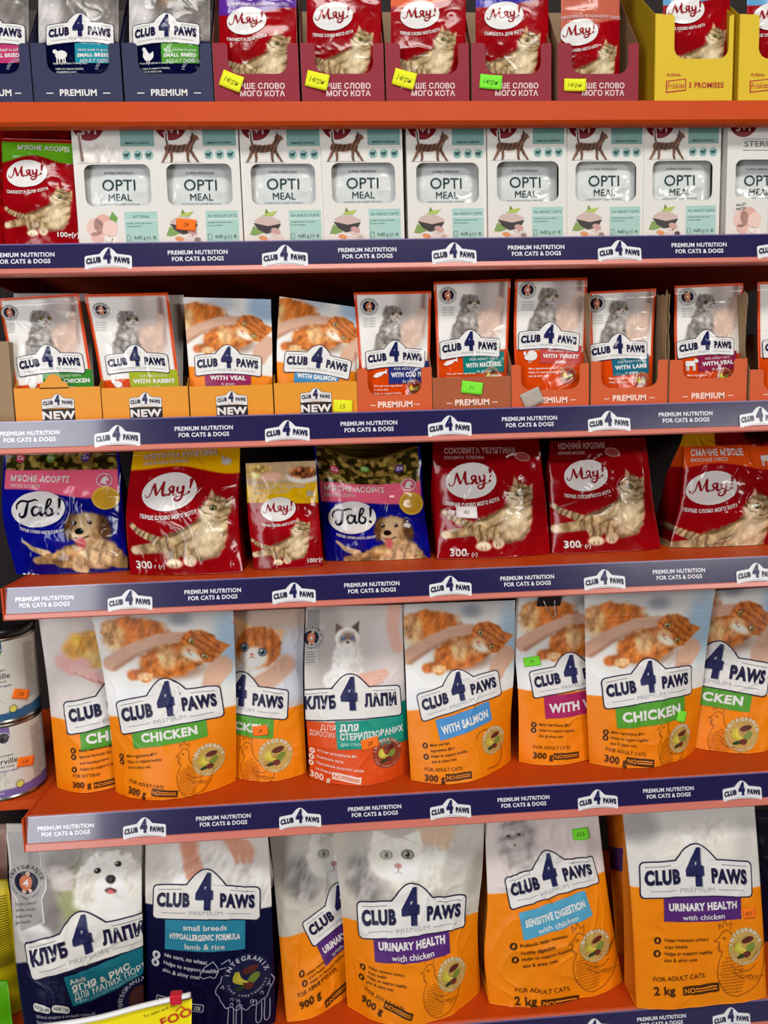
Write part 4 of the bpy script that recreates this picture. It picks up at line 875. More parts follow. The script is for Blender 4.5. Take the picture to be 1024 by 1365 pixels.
def make_carton(kind):
    root = thing('food_carton', (0, 0, 0), 'x', 'carton', 'white windowed cartons')
    L = Label(); carton_print(L, kind); w, h, d = CW, CH, CD
    m = w/100; hole = [(a, b) for a, b in rrect(11.5*m, h-96.5*m, 90*m, h-48.5*m, 9*m, 5)]
    W_ = (226, 224, 217)
    pic = None
    # the printed cat on the front: a small grid so that it can be shaded spot by spot
    if kind != 'ster':
        nu, nv = 60, 62; gu, gv = np.meshgrid(np.linspace(5, 55, nu), np.linspace(141, 98, nv)); cv = Canvas(gu.ravel(), -gv.ravel(), 1); cv.fill(W_)
        f = cv.frame(29, -112, .36)
        f.ell(0, 44, 62, 5, (196, 190, 184), 6)
        if kind == 'kitten': f.ell(0, 10, 60, 34, (222, 216, 210), 6, fur=.2); f.ell(40, 20, 30, 26, (232, 228, 222), 6, fur=.2); f.line([(-50, 30), (-56, -50)], 10, 6, (120, 96, 84), 3)
        else: bengal(f)
        diff = np.abs(cv.C-np.array(W_)).sum(1).reshape(nv, nu) > 6; idx = np.arange(nu*nv).reshape(nv, nu)
        q = np.stack([idx[:-1, :-1], idx[1:, :-1], idx[1:, 1:], idx[:-1, 1:]], -1); keep = diff[:-1, :-1] | diff[1:, 1:] | diff[1:, :-1] | diff[:-1, 1:]
        used_v, inv = np.unique(q[keep], return_inverse=True); pic = (np.column_stack([gu.ravel()*m-w/2, np.full(nu*nv, -.0006), gv.ravel()*m])[used_v], inv.reshape(-1, 4), cv.C[used_v])
    card('front_panel', [(0, 0), (w, 0), (w, h), (0, h)], (-w/2, 0, h), (1, 0, 0), (0, 0, -1), .0005, W_, root, L, holes=[hole], inner=(206, 200, 190), pic=pic)
    for nm, O, ex, ey, ol in (('side_panel', (-w/2, d, h), (0, -1, 0), (0, 0, -1), [(0, 0), (d-.0006, 0), (d-.0006, h), (0, h)]), ('side_panel', (w/2, .0006, h), (0, 1, 0), (0, 0, -1), [(0, 0), (d-.0006, 0), (d-.0006, h), (0, h)]),
                              ('back_panel', (w/2-.001, d, h), (-1, 0, 0), (0, 0, -1), [(0, 0), (w-.002, 0), (w-.002, h), (0, h)]), ('top_flap', (-w/2+.001, d-.001, h), (1, 0, 0), (0, -1, 0), [(0, 0), (w-.002, 0), (w-.002, d-.002), (0, d-.002)])):
        Ls = Label()
        if nm == 'side_panel':
            for i in range(9): Ls.rect(d*280, h*1000*.42+i*4, d*280+28+((i*37) % 9), h*1000*.42+i*4+.8, (120, 118, 112), 1)
            Ls.ell(d*500, h*1000*.84, 5, 5, (60, 60, 60), 1, 0, 12); Ls.rect(d*380, h*1000*.76, d*640, h*1000*.79, (60, 60, 60), 1)
        card(nm, ol, O, ex, ey, .0005, W_, root, Ls, inner=(206, 200, 190))
    return root
def sachet_art(c, L, p, k):
    c.fill((208, 211, 209)); c.grain(.06, 20, 2)
    z = lambda q: c.H-(q-2)*1.13
    D_ = (30, 62, 62)
    L.text('SUPER PREMIUM', 50, z(89.5), 3.2, (110, 124, 124), 2, 0, 'c', sx=1.2); L.text('OPTI', 50, z(69.5), 15.5, D_, 2, .0, 'c', sx=1.0); L.text('MEAL', 51, z(57.4), 9.4, D_, 2, .0, 'c', sx=1.02)
    L.text('NUTRITION FOR LONGER FRIENDSHIP', 50, z(52.5), 2.2, (110, 124, 124), 2, 0, 'c')
def copy_thing(o):
    r = o.copy(); COL.objects.link(r)
    for ch in list(o.children):
        q = ch.copy(); COL.objects.link(q); q.parent = r
        for g in ch.children:
            h = g.copy(); COL.objects.link(h); h.parent = q
    return r
protos = {k: make_carton(k) for k in ('adult', 'kitten', 'ster')}
cart = [(216.5, 'kitten', 'r'), (324, 'adult', 'r'), (434, 'adult', 'r'), (539.5, 'adult', 'r'), (650.5, 'adult', 'r'), (755.5, 'adult', 'r'), (859, 'adult', 'r'), (959.5, 'adult', 'r'), (967, 'ster', 'l')]
clab = ['white kitten food carton without a walking cat, right of the red pouch', 'white carton with walking spotted cat and an orange sticker on its food picture', 'white carton with walking spotted cat, just right of the orange-stickered one',
        'white carton with walking spotted cat, second right of the orange-stickered one', 'white carton with walking spotted cat standing near the middle, third right of the orange-stickered one',
        'white carton with walking spotted cat, third left of the chicken-fillet carton', 'white carton with walking spotted cat, second left of the chicken-fillet carton', 'white carton with walking spotted cat, directly left of the chicken-fillet carton', 'white carton with chicken fillets and no cat, cut off by the right frame edge']
slab_ = ['silver-white sachet with a bright glare inside the kitten carton', 'silver-white sachet inside the carton with the orange sticker', 'silver-white sachet inside the carton right of the orange-stickered one', 'silver-white sachet inside the second carton right of the orange-stickered one', 'silver-white sachet inside the third carton right of the orange-stickered one',
         'silver-white sachet inside the third carton left of the chicken-fillet carton', 'silver-white sachet inside the second carton left of the chicken-fillet carton', 'silver-white sachet inside the carton directly left of the chicken-fillet carton', 'silver-white sachet inside the chicken-fillet carton at the right edge']
used = {}; sach = None; rnd = random.Random(4)
for i, (px, kind, sd) in enumerate(cart):
    x = at(px, 316, Y2)[0]+(-CW/2 if sd == 'r' else CW/2)
    if kind in used: o = copy_thing(protos[kind])
    else: o = protos[kind]; used[kind] = 1
    o.location = (x, Y2+rnd.uniform(0, .004), SHELF[2]+.001); o.rotation_euler = (0, 0, math.radians(rnd.uniform(-.4, .4))); o['label'] = clab[i]; o['group'] = 'white windowed cartons'
    if sach is None:
        a, b = at(0, 0, 0)*0, None
        sx = [x-.0455, x+.0455]; Ys = Y2+.014
        def proj(X, Y, Z):
            d = np.array([X, Y+DIST, Z]); return (IW/2+FPX*(d@RT)/(d@FW), IH/2-FPX*(d@UP)/(d@FW))
        z0 = SHELF[2]+.003
        sach = film_bag('food_sachet', [proj(sx[0], Ys, z0+.115), proj(sx[0], Ys, z0)], [proj(sx[1], Ys, z0+.115), proj(sx[1], Ys, z0)], Ys, Ys, 2, sachet_art, slab_[i], 'sachet', 'silver sachets inside the white cartons', mat='gloss', seed=11, zb=z0, belly=((0, 0), (.1, .001), (.4, .006), (1, .004)), e=.6, thick=((0, .001), (.5, .005), (1, .003)), pitch=.0013, wr=.0009)
        sx0, so = x, sach
    else:
        so = copy_thing(sach); so.location = sach.location + Vector((x-sx0, rnd.uniform(0, .006), 0)); so['label'] = slab_[i]
    so.rotation_euler = (0, 0, math.radians(rnd.uniform(-2.5, 2.5)))
st_root = [o for o in COL.objects if o.get('label') == clab[1]][0]; fp_ = [c for c in st_root.children if c.name.startswith('front_panel')][0]
s_ = sticker(lambda uv, off: np.stack([uv[:, 0]/1000, -(np.asarray(off)*np.ones(len(uv))), -uv[:, 1]/1000], 1), -19, -26.5, 25, 14, 6, NO, None, '28', 'small orange price sticker'); s_.parent = fp_
# red pouch left of the cartons, and the one behind it
def green_wave(c, L, p, k):
    u0, v0 = p(50, 212); m = sst(1, -1, c.V-(v0+5*k*np.sin(c.U/16+2)))[:, None]; c.C = c.C*(1-m)+np.array((112, 176, 52), float)*m
    u0, v0 = p(50, 190); m = sst(1, -1, c.V-v0)[:, None]; c.C = c.C*(1-m)+np.array((176, 44, 40), float)*m
    T(L, p, k, 'М\'ЯСНЕ АСОРТІ', 24, 200, 6, WH, .02); T(L, p, k, '100g(r)', 77, 316, 6.5, WH, .02); u, v = p(88, 200); L.ell(u, v, 6*k, 4*k, (160, 205, 110), 2, 30)
film_bag('cat_food_pouch', [(2, 184), (6, 324)], [(97, 187), (106, 323)], .022, .040, 2, meow_art((36, 232, 56), (50, 284, .235), green_wave, slogan='СМАКОТА ДЛЯ КОТА'), 'glossy red cat food pouch with green wavy top left of the white cartons', 'pouch', mat='gloss', seed=21, zb=SHELF[2]+.001, **{**FL, 'wr': .0013})
film_bag('cat_food_pouch', [(-10, 172), (-4, 322)], [(92, 172), (99, 322)], .050, .062, 2, lambda c, L, p, k: (c.fill((150, 26, 34)), c.grain(.4, 9, 3)), 'red pouch almost hidden behind the green-topped red pouch', 'pouch', mat='gloss', seed=22, zb=SHELF[2]+.001, **FL)

# ================================================================== THIRD SHELF: pouches in small display boxes
Y3 = 0.016
TRAY = (232, 152, 34); OB = (212, 92, 44)
def pr_new(L, w, hs, hl):
    L.logo(w*.5, hs*.42, w*.37, rot=0, arch=.04, premium=True); L.rect(w*.31, hs*.63, w*.69, hs*.97, (22, 20, 24), 2); L.text('NEW', w*.5, hs*.92, hs*.22, WH, 3, .045, 'c', sx=1.25)
def pr_prem(L, w, hs, hl):
    L.text('PREMIUM', w*.5, hs-6.5, 7.6, (250, 226, 214), 1, .035, 'c'); L.rect(w*.17, hs-10, w*.24, hs-9, (250, 226, 214), 1); L.rect(w*.76, hs-10, w*.83, hs-9, (250, 226, 214), 1)
for a, b, yt, lab, st in ((21, 136, 517, 'low orange tray marked NEW holding the chicken pouch', None), (137.5, 252.5, 516.5, 'low orange tray marked NEW holding the rabbit pouch', None),
                          (254.5, 365, 514.5, 'low orange tray marked NEW holding the veal pouch with a ginger cat', None), (367, 477, 510, 'low orange tray marked NEW with a yellow sticker on its corner', (457, 542, 25, 17, 4, NY, '15'))):
    hs = zat((a+b)/2, yt, Y3, 3)
    display_box('display_tray', a, b, 553, Y3, 3, hs, hs, hs+.012, .085, TRAY, lab, 'tray', None, inner=(150, 112, 70), printf=pr_new, stickers=[st] if st else (), slope=.2, backh=.06)
t0 = [o for o in COL.objects if o.name == 'display_tray'][0]; f0 = [c for c in t0.children if c.name.startswith('front_panel')][0]; q0 = at(72, 517, Y3)
card('tear_tab', [(a/1000, b/1000) for a, b in [(-19, 1), (-17, -5)]+arc(0, -7, 10.5, 190, 350, 8)+[(17, -5), (19, 1)]], q0, (1, 0, 0), (0, 0, -1), .0008, TRAY, t0, inner=(150, 112, 70))
prb = [(477.5, 576.5, 491, 527, 'terracotta display box holding the cod pouch, next to the orange trays', None, 0, OB, .14), (578, 681, 503, 545, 'plain brown-orange box front with a green sticker under the mackerel pouch', (629, 517, 28, 16, 8, NG, '11'), 0, (172, 90, 52), .1),
       (682.5, 785, 486, 520, 'terracotta display box with a torn grey sticker holding the turkey pouch', (709, 531, 27, 22, -24, (178, 172, 160), ''), 0, OB, .12), (788, 889.5, 481, 517, 'terracotta display box with a torn raw edge holding the lamb pouch', None, 1, OB, .13),
       (892, 994.6, 479.5, 505, 'terracotta display box with a torn raw edge holding the veal pouch', None, 1, OB, .17), (999, 1104, 492, 520, 'terracotta display box cut off by the right frame edge on the third shelf', None, 0, OB, .17)]
for a, b, ys, yl, lab, st, torn, col, m_ in prb:
    hs, hl = zat((a+b)/2, ys, Y3, 3), zat((a+b)/2, yl, Y3, 3); plain = col != OB
    display_box('display_box', a, b, 545, Y3, 3, hs if plain else hl, hs, .155 if torn else .125 if not plain else hs+.02, .09, col, lab, 'box', None, inner=(160, 132, 98), mL=m_, mR=m_, printf=pr_prem, stickers=[st] if st else (), torn=torn, wall=(164, 134, 98) if torn else None, slope=.65, backh=.10)
V3 = XP((0, 360), 2.926); V3b = XP((340, 360), 2.926); V3c = XP((674, 360), 2.926)
def border3(c):
    d = np.minimum(np.minimum(c.U, 100-c.U), c.V*1.0); return sst(4.4, 2.8, d)
def small_pouch(L0, R0, logo, split, banner, cat, icon, low, lab, seal, ginger_=False, edge=True, seed=1, notes=None, sealtop=None, zb=None, Yb=Y3+.012, Yt=Y3+.034, weight=None, ipos=None):
    def pic(c, p, k):
        if ginger_:
            f = c.frame(*p(*cat[:2]), cat[2]*k); f.ell(200, -130, 90, 80, (150, 180, 206), 30, a=.8); f.ell(-20, -140, 80, 40, (170, 180, 190), 24, a=.7); ginger(f)
        else:
            f = c.frame(*p(*cat[:2]), cat[2]*k); f.ell(110, -40, 90, 150, (196, 186, 180), 40, a=.9); f.line([(60, -150), (56, 40)], 60, 50, (176, 168, 166), 24, a=.7); f.line([(160, -150), (150, 60)], 26, 20, (124, 96, 90), 14, a=.7); greycat(f)
    def extra(c, L, p, k):
        if sealtop:
            u, v = p(*sealtop); L.seal(u, v, 11.5*k, (205, 203, 198), (96, 96, 100), 'four')
            for i in range(4): T(L, p, k, 'from a blend', sealtop[0]-7, sealtop[1]+17+i*3.4, 2.0, (120, 120, 120))
        if icon: u, v = p(*ipos); animal_icon(L, u, v, .75*k, icon)
        if seal: u, v = p(*seal[:2]); L.seal(u, v, seal[2]*k, (170, 66, 34), (226, 170, 140))
    art = c4p_art(logo, split, None, low, pic, banner, extra=extra, notes=notes, ink=(250, 226, 210), notescol=(250, 226, 210), border=((206, 82, 40), border3) if edge else None)
    return film_bag('cat_food_pouch', L0, R0, Yb, Yt, 3, art, lab, 'pouch', mat='gloss' if edge else 'film', seed=seed, zb=zb or SHELF[3]+.002, **FL)
BN = lambda col, *t: (col, [(t[0], .24, 0), (t[1], .42, .03), (t[2], .30, 0)])
def ban(cx, cy, w, h, rot, col, a, b, c_): return (cx, cy, w, h, rot, col, [(a, .24, 0), (b, .44, .035), (c_, .32, 0)])
FA = 'FOR ADULT CATS'
small_pouch([(-3, 398), (14, 480), (27, 556)], [(105, 391), (126, 520), (131, 553)], (66, 481, 89, -1, .04), (20, 515, 127, 500), ban(90, 506, 66, 21, 0, (60, 140, 50), FA, 'WITH CHICKEN', 'in gravy'), (55, 441, .30), 'hen', TE, 'small pouch with grey cat and green banner in the leftmost orange tray', None, seed=31, sealtop=(13, 417), ipos=(43, 512))
small_pouch([(112, 392.5), (128, 470), (142, 555)], [(224, 390), (241, 520), (246, 553)], (182, 480, 85, 0, .04), (135, 508, 241, 498), ban(205, 506, 66, 21, 0, (166, 178, 44), FA, 'WITH RABBIT', 'in jelly'), (171, 442, .30), 'rabbit', TE, 'small pouch with grey cat and lime banner in the second tray', None, seed=32, sealtop=(135, 414), ipos=(157, 511))
small_pouch([(244, 396), (250, 470), (257, 553)], [(361, 399), (363, 470), (362, 551)], (304, 482, 87, 1, .04), (250, 488, 362, 502), (304, 505, 62, 16, 1, (150, 30, 86), [('WITH VEAL', .58, .035), ('in gravy', .4, 0)]), (300, 441, .27), None, OR, 'white-topped small pouch with ginger cat and magenta banner in the third tray', None, True, False, 33)
small_pouch([(372.5, 395), (369, 470), (372, 550)], [(485, 411), (480, 470), (473, 547)], (424, 482, 86, 5, .04), (368, 482, 478, 496), (422, 504, 60, 17, 4, (70, 140, 190), [('WITH SALMON', .58, .035), ('in jelly', .4, 0)]), (420, 440, .27), None, OR, 'white-topped small pouch with ginger cat and blue banner in the stickered tray', None, True, False, 34)
small_pouch([(471.6, 390), (478, 470), (483, 545)], [(575, 388), (573, 470), (571, 545)], (527, 474, 78, -1, .04), (477, 491, 574, 483), ban(545, 497, 56, 23, -1, (40, 50, 120), FA, 'WITH COD FISH', 'in jelly'), (522, 433, .26), 'fish', TE, 'small pouch with grey cat and dark blue banner in the box beside the trays', (552, 517, 11), seed=35, sealtop=(492, 409), ipos=(506, 500), notes=(499, 516, 5, 2.6, 0, ('Fish and meat ingredients', 'in every dice', 'Helps to support healthy')))
small_pouch([(578, 376), (581, 440), (584, 545)], [(681, 371.5), (678, 440), (674, 545)], (627, 460, 79, -1, .04), (580, 478, 677, 465), ban(645, 484, 57, 22, -2, (16, 122, 116), FA, 'WITH MACKEREL', 'in gravy'), (625, 419, .27), 'fish', TE, 'tall small pouch with grey cat and green-teal banner above the plain box front', (655, 500, 11), seed=36, sealtop=(597, 394), ipos=(600, 484), notes=(596, 500, 5, 2.6, 0, ('Fish and meat ingredients', 'in every dice')))
small_pouch([(687, 372.5), (685, 440), (690, 545)], [(783, 370), (781, 440), (776, 545)], (733, 450, 77, 3, .04), (685, 466, 781, 470), ban(748, 473, 55, 19, 2, (196, 72, 70), FA, 'WITH TURKEY', 'in jelly'), (729, 411, .27), 'turkey', TE, 'small pouch with grey cat and coral banner in the torn-sticker box', (757, 500, 12), seed=37, sealtop=(703, 387), ipos=(707, 475), notes=(705, 493, 5, 2.6, 0, ('Meat ingredients in every dice', 'Helps to support healthy', 'skin & shiny coat')))
small_pouch([(786, 389), (787, 450), (792, 543)], [(875, 384.5), (871, 450), (869, 543)], (825, 464, 75, -1, .04), (787, 482, 870, 474), ban(841, 487, 51, 20, -3, (26, 104, 128), FA, 'WITH LAMB', 'in gravy'), (823, 427, .26), None, TE, 'small pouch with grey cat and dark teal banner between the two torn boxes', (855, 507, 11), seed=38, sealtop=(795, 405), notes=(812, 506, 5, 2.6, 0, ('Meat ingredients in every dice', 'Helps to support healthy')))
small_pouch([(899.6, 381), (899, 440), (903, 541)], [(991, 377), (989, 440), (985, 541)], (942, 459, 73, -2, .04), (899, 477, 988, 470), ban(957, 482, 54, 19, -3, (140, 30, 70), FA, 'WITH VEAL', 'in gravy'), (939, 419, .265), 'cow', TE, 'small pouch with grey cat and wine-red banner in the right torn box', (965, 501, 11), seed=39, sealtop=(916, 396), ipos=(921, 486), notes=(916, 502, 5, 2.6, 0, ('Meat ingredients', 'in every dice')))
small_pouch([(1010, 376), (1010, 440), (1012, 541)], [(1103, 372), (1101, 440), (1097, 541)], (1056, 458, 74, -2, .04), (1010, 477, 1100, 470), ban(1070, 482, 54, 19, -3, (140, 30, 70), FA, 'WITH VEAL', 'in gravy'), (1052, 419, .265), None, TE, 'small pouch cut off by the right frame edge on the third shelf', None, seed=40)
# pouches behind and the raw carton at the left
plainw = lambda c, L, p, k: (c.fill((206, 204, 198)), c.grain(.12, 14, 5))
film_bag('cat_food_pouch', [(18, 391), (30, 552)], [(118, 391), (128, 552)], Y3+.052, Y3+.06, 3, plainw, 'pale pouch mostly hidden behind the chicken pouch', 'pouch', mat='film', seed=41, zb=SHELF[3]+.002, **FL)
film_bag('cat_food_pouch', [(150, 394), (152, 552)], [(245, 393), (243, 552)], Y3+.052, Y3+.06, 3, plainw, 'pale pouch mostly hidden behind the rabbit pouch', 'pouch', mat='film', seed=42, zb=SHELF[3]+.002, **FL)
display_box('cardboard_box', -110, 19, 550, .022, 3, .105, .105, .105, .13, (150, 124, 88), 'raw brown cardboard box at the left frame edge of the third shelf', 'box', inner=(140, 112, 78), plain=True)

# ================================================================== FOURTH SHELF: red and blue bags
PB = dict(belly=((0, 0), (.08, .001), (.3, .014), (.7, .022), (1, .010)), e=.75, thick=((0, .001), (.1, .003), (.4, .035), (1, .055)), side=True, mat='gloss', pitch=.0013, wr=.0019, seal=.04)
A1 = XP((0, 580), 2.926); A2 = XP((320, 580), 2.926); A3 = XP((674, 560), 2.926)
def wt(s, x, y, h):
    def f(c, L, p, k): T(L, p, k, s, x, y, h, WH, .03); T(L, p, k, 'г (r)', x+h*2.4, y, h*.55, WH, .02)
    return f
def yellow_top(c, L, p, k):
    u, v = p(250, 627); m = sst(1, -1, c.V-(v-4*k+9*k*sst(40, 100, c.U)+2*k*np.cos(c.U/14)))[:, None]; c.C = c.C*(1-m)+np.array((222, 176, 28), float)*m
    T(L, p, k, 'АПЕТИТНА КУРЯТИНА', 191, 614, 7.5, (216, 204, 190), .03, 'l', -2, 102); T(L, p, k, 'АППЕТИТНАЯ КУРЯТИНА', 191, 621, 4, (216, 204, 190), .02, 'l', -2, 62); u, v = p(302, 615); L.ell(u, v, 7*k, 5*k, (206, 196, 180), 2, 0, 14); L.poly([(u-7*k, v-3*k), (u-7*k, v-9*k), (u-2*k, v-4*k)], (206, 196, 180), 2)
film_bag('cat_food_bag', [(178, 602), (168, 690), (174, 766)], [(320, 596), (318, 690), (324, 766)], (.062, .045), .085, 4, meow_art((225.6, 656, 73), (239, 713, .342), yellow_top, wt('300', 183, 757, 10)), 'large red cat food bag with a mustard yellow top band', 'bag', seed=51, **PB)
def pic_top(c, L, p, k):
    u, v = p(375, 669); m = sst(.8, -.8, c.V-(v+4*k*sst(0, 100, c.U)))[:, None]; c.C = c.C*(1-m)+np.array((226, 184, 30), float)*m
    u, v = p(375, 645); m = sst(.8, -.8, c.V-v)[:, None]; c.C = c.C*(1-m)+np.array((196, 172, 140), float)*m
    f = c.frame(*p(404, 632), k); f.c.grain(.1, 6, 3); f.ell(0, 2, 22, 10, (232, 228, 220), 2); f.ell(0, -2, 19, 8, (150, 98, 66), 2, fur=1.2, fs=3); f = c.frame(*p(350, 628), k); f.ell(-6, 0, 18, 10, (206, 176, 110), 4, fur=.6, fs=3); f.ell(10, 8, 14, 6, (232, 190, 170), 3)
    T(L, p, k, 'ЗІ ШКІРКОЮ ТА ІНДИЧКОЮ', 338, 653, 5, WH, .01, 'l', 0, 68); T(L, p, k, 'СМАКОТА У СОУСІ', 338, 659, 3.5, WH, 0, 'l'); u, v = p(413, 658); L.ell(u, v, 5*k, 4*k, (190, 180, 160), 2, 0, 10)
film_bag('cat_food_pouch', [(327.5, 617.6), (331, 690), (339, 759)], [(421, 614), (426, 690), (431, 754)], (.062, .066), .080, 4, meow_art((371, 679, 46), (375, 726, .206), pic_top, lambda c, L, p, k: T(L, p, k, '100г(r)', 410, 750, 5.5, WH, .02)), 'smaller red pouch with yellow band and kibble bowl between the red and blue bags', 'pouch', seed=52, belly=((0, 0), (.1, .001), (.4, .008), (1, .008)), e=.7, thick=((0, .001), (.5, .01), (1, .02)), mat='gloss', pitch=.0012, wr=.0009)
def woof_art(oval, dog, lines):
    ytop, ybl, ybr, tx, ty, disc, icon, w5 = lines
    def art(c, L, p, k):
        c.fill((34, 38, 140)); c.grain(.12, 24, 3)
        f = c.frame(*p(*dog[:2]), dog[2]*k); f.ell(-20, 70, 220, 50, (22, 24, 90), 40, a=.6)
        u0, v0 = p(tx, ybl); u1, v1 = p(tx+110, ybr); m = sst(.8, -.8, c.V-(v0+(v1-v0)*sst(20, 75, c.U)))[:, None]; c.C = c.C*(1-m)+np.array((226, 112, 138), float)*m
        u0, v0 = p(tx, ytop); m = sst(.8, -.8, c.V-v0)[:, None]; c.C = c.C*(1-m)+np.array((104, 92, 52), float)*m
        top = c.V < v0
        n = vn(c.U/4.2, c.V/4.2, 9); n2 = vn(c.U/3, c.V/3, 12); q = np.where(n[:, None] > .5, np.array([[146, 128, 74]]), np.array([[66, 64, 36]]))*(0.7+.6*n2[:, None]); c.C = np.where((top & (c.V > 0.02*c.H))[:, None], q, c.C)
        for dx, colr, s in ((22, (200, 60, 90), 'Ca'), (62, (110, 170, 60), 'Fe'), (108, (90, 60, 150), 'Zn')):
            u, v = p(tx+dx, ytop-13-(dx % 5)); L.ell(u, v, 6*k, 6*k, colr, 2, 0, 14); L.text(s, u, v+2*k, 5*k, WH, 3, .02, 'c')
        b = sst(2.6, 1.4, np.minimum(c.U, 100-c.U))[:, None]; c.C = c.C*(1-b)+np.array((34, 38, 140), float)*b
        golden(f)
        u, v = p(oval[0], oval[1]); w = oval[2]*k; L.woof(u, v, w); L.group(u, v, 3); L.text('ПЕРШЕ СЛОВО МОГО СОБАКИ', w*.06, w*.44, w*.05, WH, 3, .02, 'c', maxw=w*.8, curve=-w*.05); L.end()
        T(L, p, k, 'М\'ЯСНЕ АСОРТІ', tx+9, ty, 7.5, WH, .03, 'l', 2, 78); T(L, p, k, 'МЯСНОЕ АССОРТИ', tx+9, ty+8, 4, WH, .01, 'l', 2, 40)
        u, v = p(*disc); L.ell(u, v, 16.5*k, 15.5*k, (222, 182, 62), 3); L.ell(u, v, 13.5*k, 12.5*k, (206, 160, 44), 4); u, v = p(*icon); L.ell(u, v, 10*k, 9*k, WH, 2); L.ell(u, v, 9*k, 8*k, (214, 100, 128), 3)
        L.poly([(u-5*k, v+4*k), (u-2*k, v-3*k), (u+3*k, v-5*k), (u+6*k, v+1*k), (u+2*k, v+1*k), (u+3*k, v+6*k)], WH, 4)
        T(L, p, k, w5, tx+28, dog[1]+45, 8, WH, .04)
    return art
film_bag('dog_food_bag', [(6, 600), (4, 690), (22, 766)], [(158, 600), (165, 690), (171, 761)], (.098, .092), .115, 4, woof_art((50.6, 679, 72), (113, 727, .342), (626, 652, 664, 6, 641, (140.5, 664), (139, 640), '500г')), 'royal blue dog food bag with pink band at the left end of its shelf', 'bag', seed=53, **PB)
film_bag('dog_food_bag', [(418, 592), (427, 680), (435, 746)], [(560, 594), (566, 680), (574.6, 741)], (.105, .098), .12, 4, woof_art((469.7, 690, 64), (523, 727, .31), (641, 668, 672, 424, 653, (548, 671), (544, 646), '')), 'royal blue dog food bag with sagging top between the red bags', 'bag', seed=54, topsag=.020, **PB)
def dark_top(txt, x, y, wtxt, col=(122, 14, 26), yb=617):
    def f(c, L, p, k):
        u, v = p(x+60, yb); m = sst(1.5, -1.5, c.V-(v+5*k*np.sin(c.U/24+1)))[:, None]; c.C = c.C*(1-m)+np.array(col, float)*m
        T(L, p, k, txt, x, y, 7.2, (190, 150, 146), .03, 'l', 1, wtxt); T(L, p, k, txt, x, y+7.5, 3.8, (190, 150, 146), .01, 'l', 1, wtxt*.55)
        u, v = p(x+wtxt+6, y+4); L.ell(u, v, 11*k, 6*k, (176, 120, 110), 2, 10, 14); L.ell(u, v, 9*k, 4.6*k, (140, 60, 60), 3, 10, 14)
    return f
film_bag('cat_food_bag', [(577, 588), (580, 680), (583, 747.5)], [(718, 585), (729, 680), (734, 738)], (.080, .088), .105, 4, meow_art((628.6, 641, 67), (654, 692, .313), dark_top('СОКОВИТА ТЕЛЯТИНА', 592, 605, 98), wt('300', 600, 741, 9.5)), 'red cat food bag with a white taped price tag on its front', 'bag', seed=55,
         stickers=[(622, 683, 26, 15, 4, (236, 230, 226), '42', 'white taped price tag'), (602, 683, 9, 7, 20, (226, 214, 212), '', 'scrap of white tape')], **PB)
film_bag('cat_food_bag', [(733, 588), (733, 680), (736, 738)], [(861, 583), (870, 660), (881, 731)], (.088, .094), .11, 4, meow_art((781.7, 634, 58), (805, 684, .32), dark_top('НІЖНИЙ КРОЛИК', 744, 599, 66, (110, 14, 24), 610), wt('300', 752, 730, 9)), 'red cat food bag with wrinkled dark top, second bag from the right frame edge', 'bag', seed=56, **PB)
def orange_top(c, L, p, k):
    u, v = p(950, 624); m = sst(1, -1, c.V-(v+6*k*np.sin(c.U/20+3.2)))[:, None]; c.C = c.C*(1-m)+np.array((222, 98, 46), float)*m
    u, v = p(950, 594); m = sst(1, -1, c.V-v)[:, None]; n = (c.U < 32)[:, None]; c.C = c.C*(1-m)+np.where(n, np.array([[206, 160, 40]]), np.array([[130, 20, 40]]))*m
    f = c.frame(*p(1012, 580), k); f.ell(0, 0, 26, 14, (120, 20, 36), 2); f.ell(0, -1, 22, 11, (52, 26, 20), 2, fur=.8, fs=3)
    T(L, p, k, 'СМАЧНЕ М\'ЯСЦЕ', 921, 608, 8, WH, .03, 'l', 1, 72); T(L, p, k, 'ВКУСНОЕ МЯСО', 921, 616, 4.2, WH, .01); u, v = p(1020, 612); animal_icon(L, u, v, .8*k, 'cow')
film_bag('cat_food_bag', [(913, 574), (908, 660), (893, 729)], [(1036, 570), (1042, 660), (1048, 722)], (.10, .10), .125, 4, meow_art((950, 650.6, 64), (962, 709, .33), orange_top, None), 'red cat food bag with an orange band at the right frame edge', 'bag', seed=57, **{**PB, 'thick': ((0, .001), (.1, .01), (.4, .06), (1, .08))})
def red_side(c, L, p, k):
    c.fill((120, 20, 34)); c.grain(.3, 14, 2)
    for i in range(24): L.rect(58, 20+i*4.4, 90-(i*7 % 13), 21.4+i*4.4, (186, 130, 130), 2)
film_bag('cat_food_bag', [(255, 640), (255, 752)], [(331, 650), (338, 752)], .16, .17, 4, red_side, 'dark red bag peeking out behind the yellow-banded red bag', 'bag', seed=58, belly=((0, 0), (1, .006)), mat='gloss', pitch=.002)

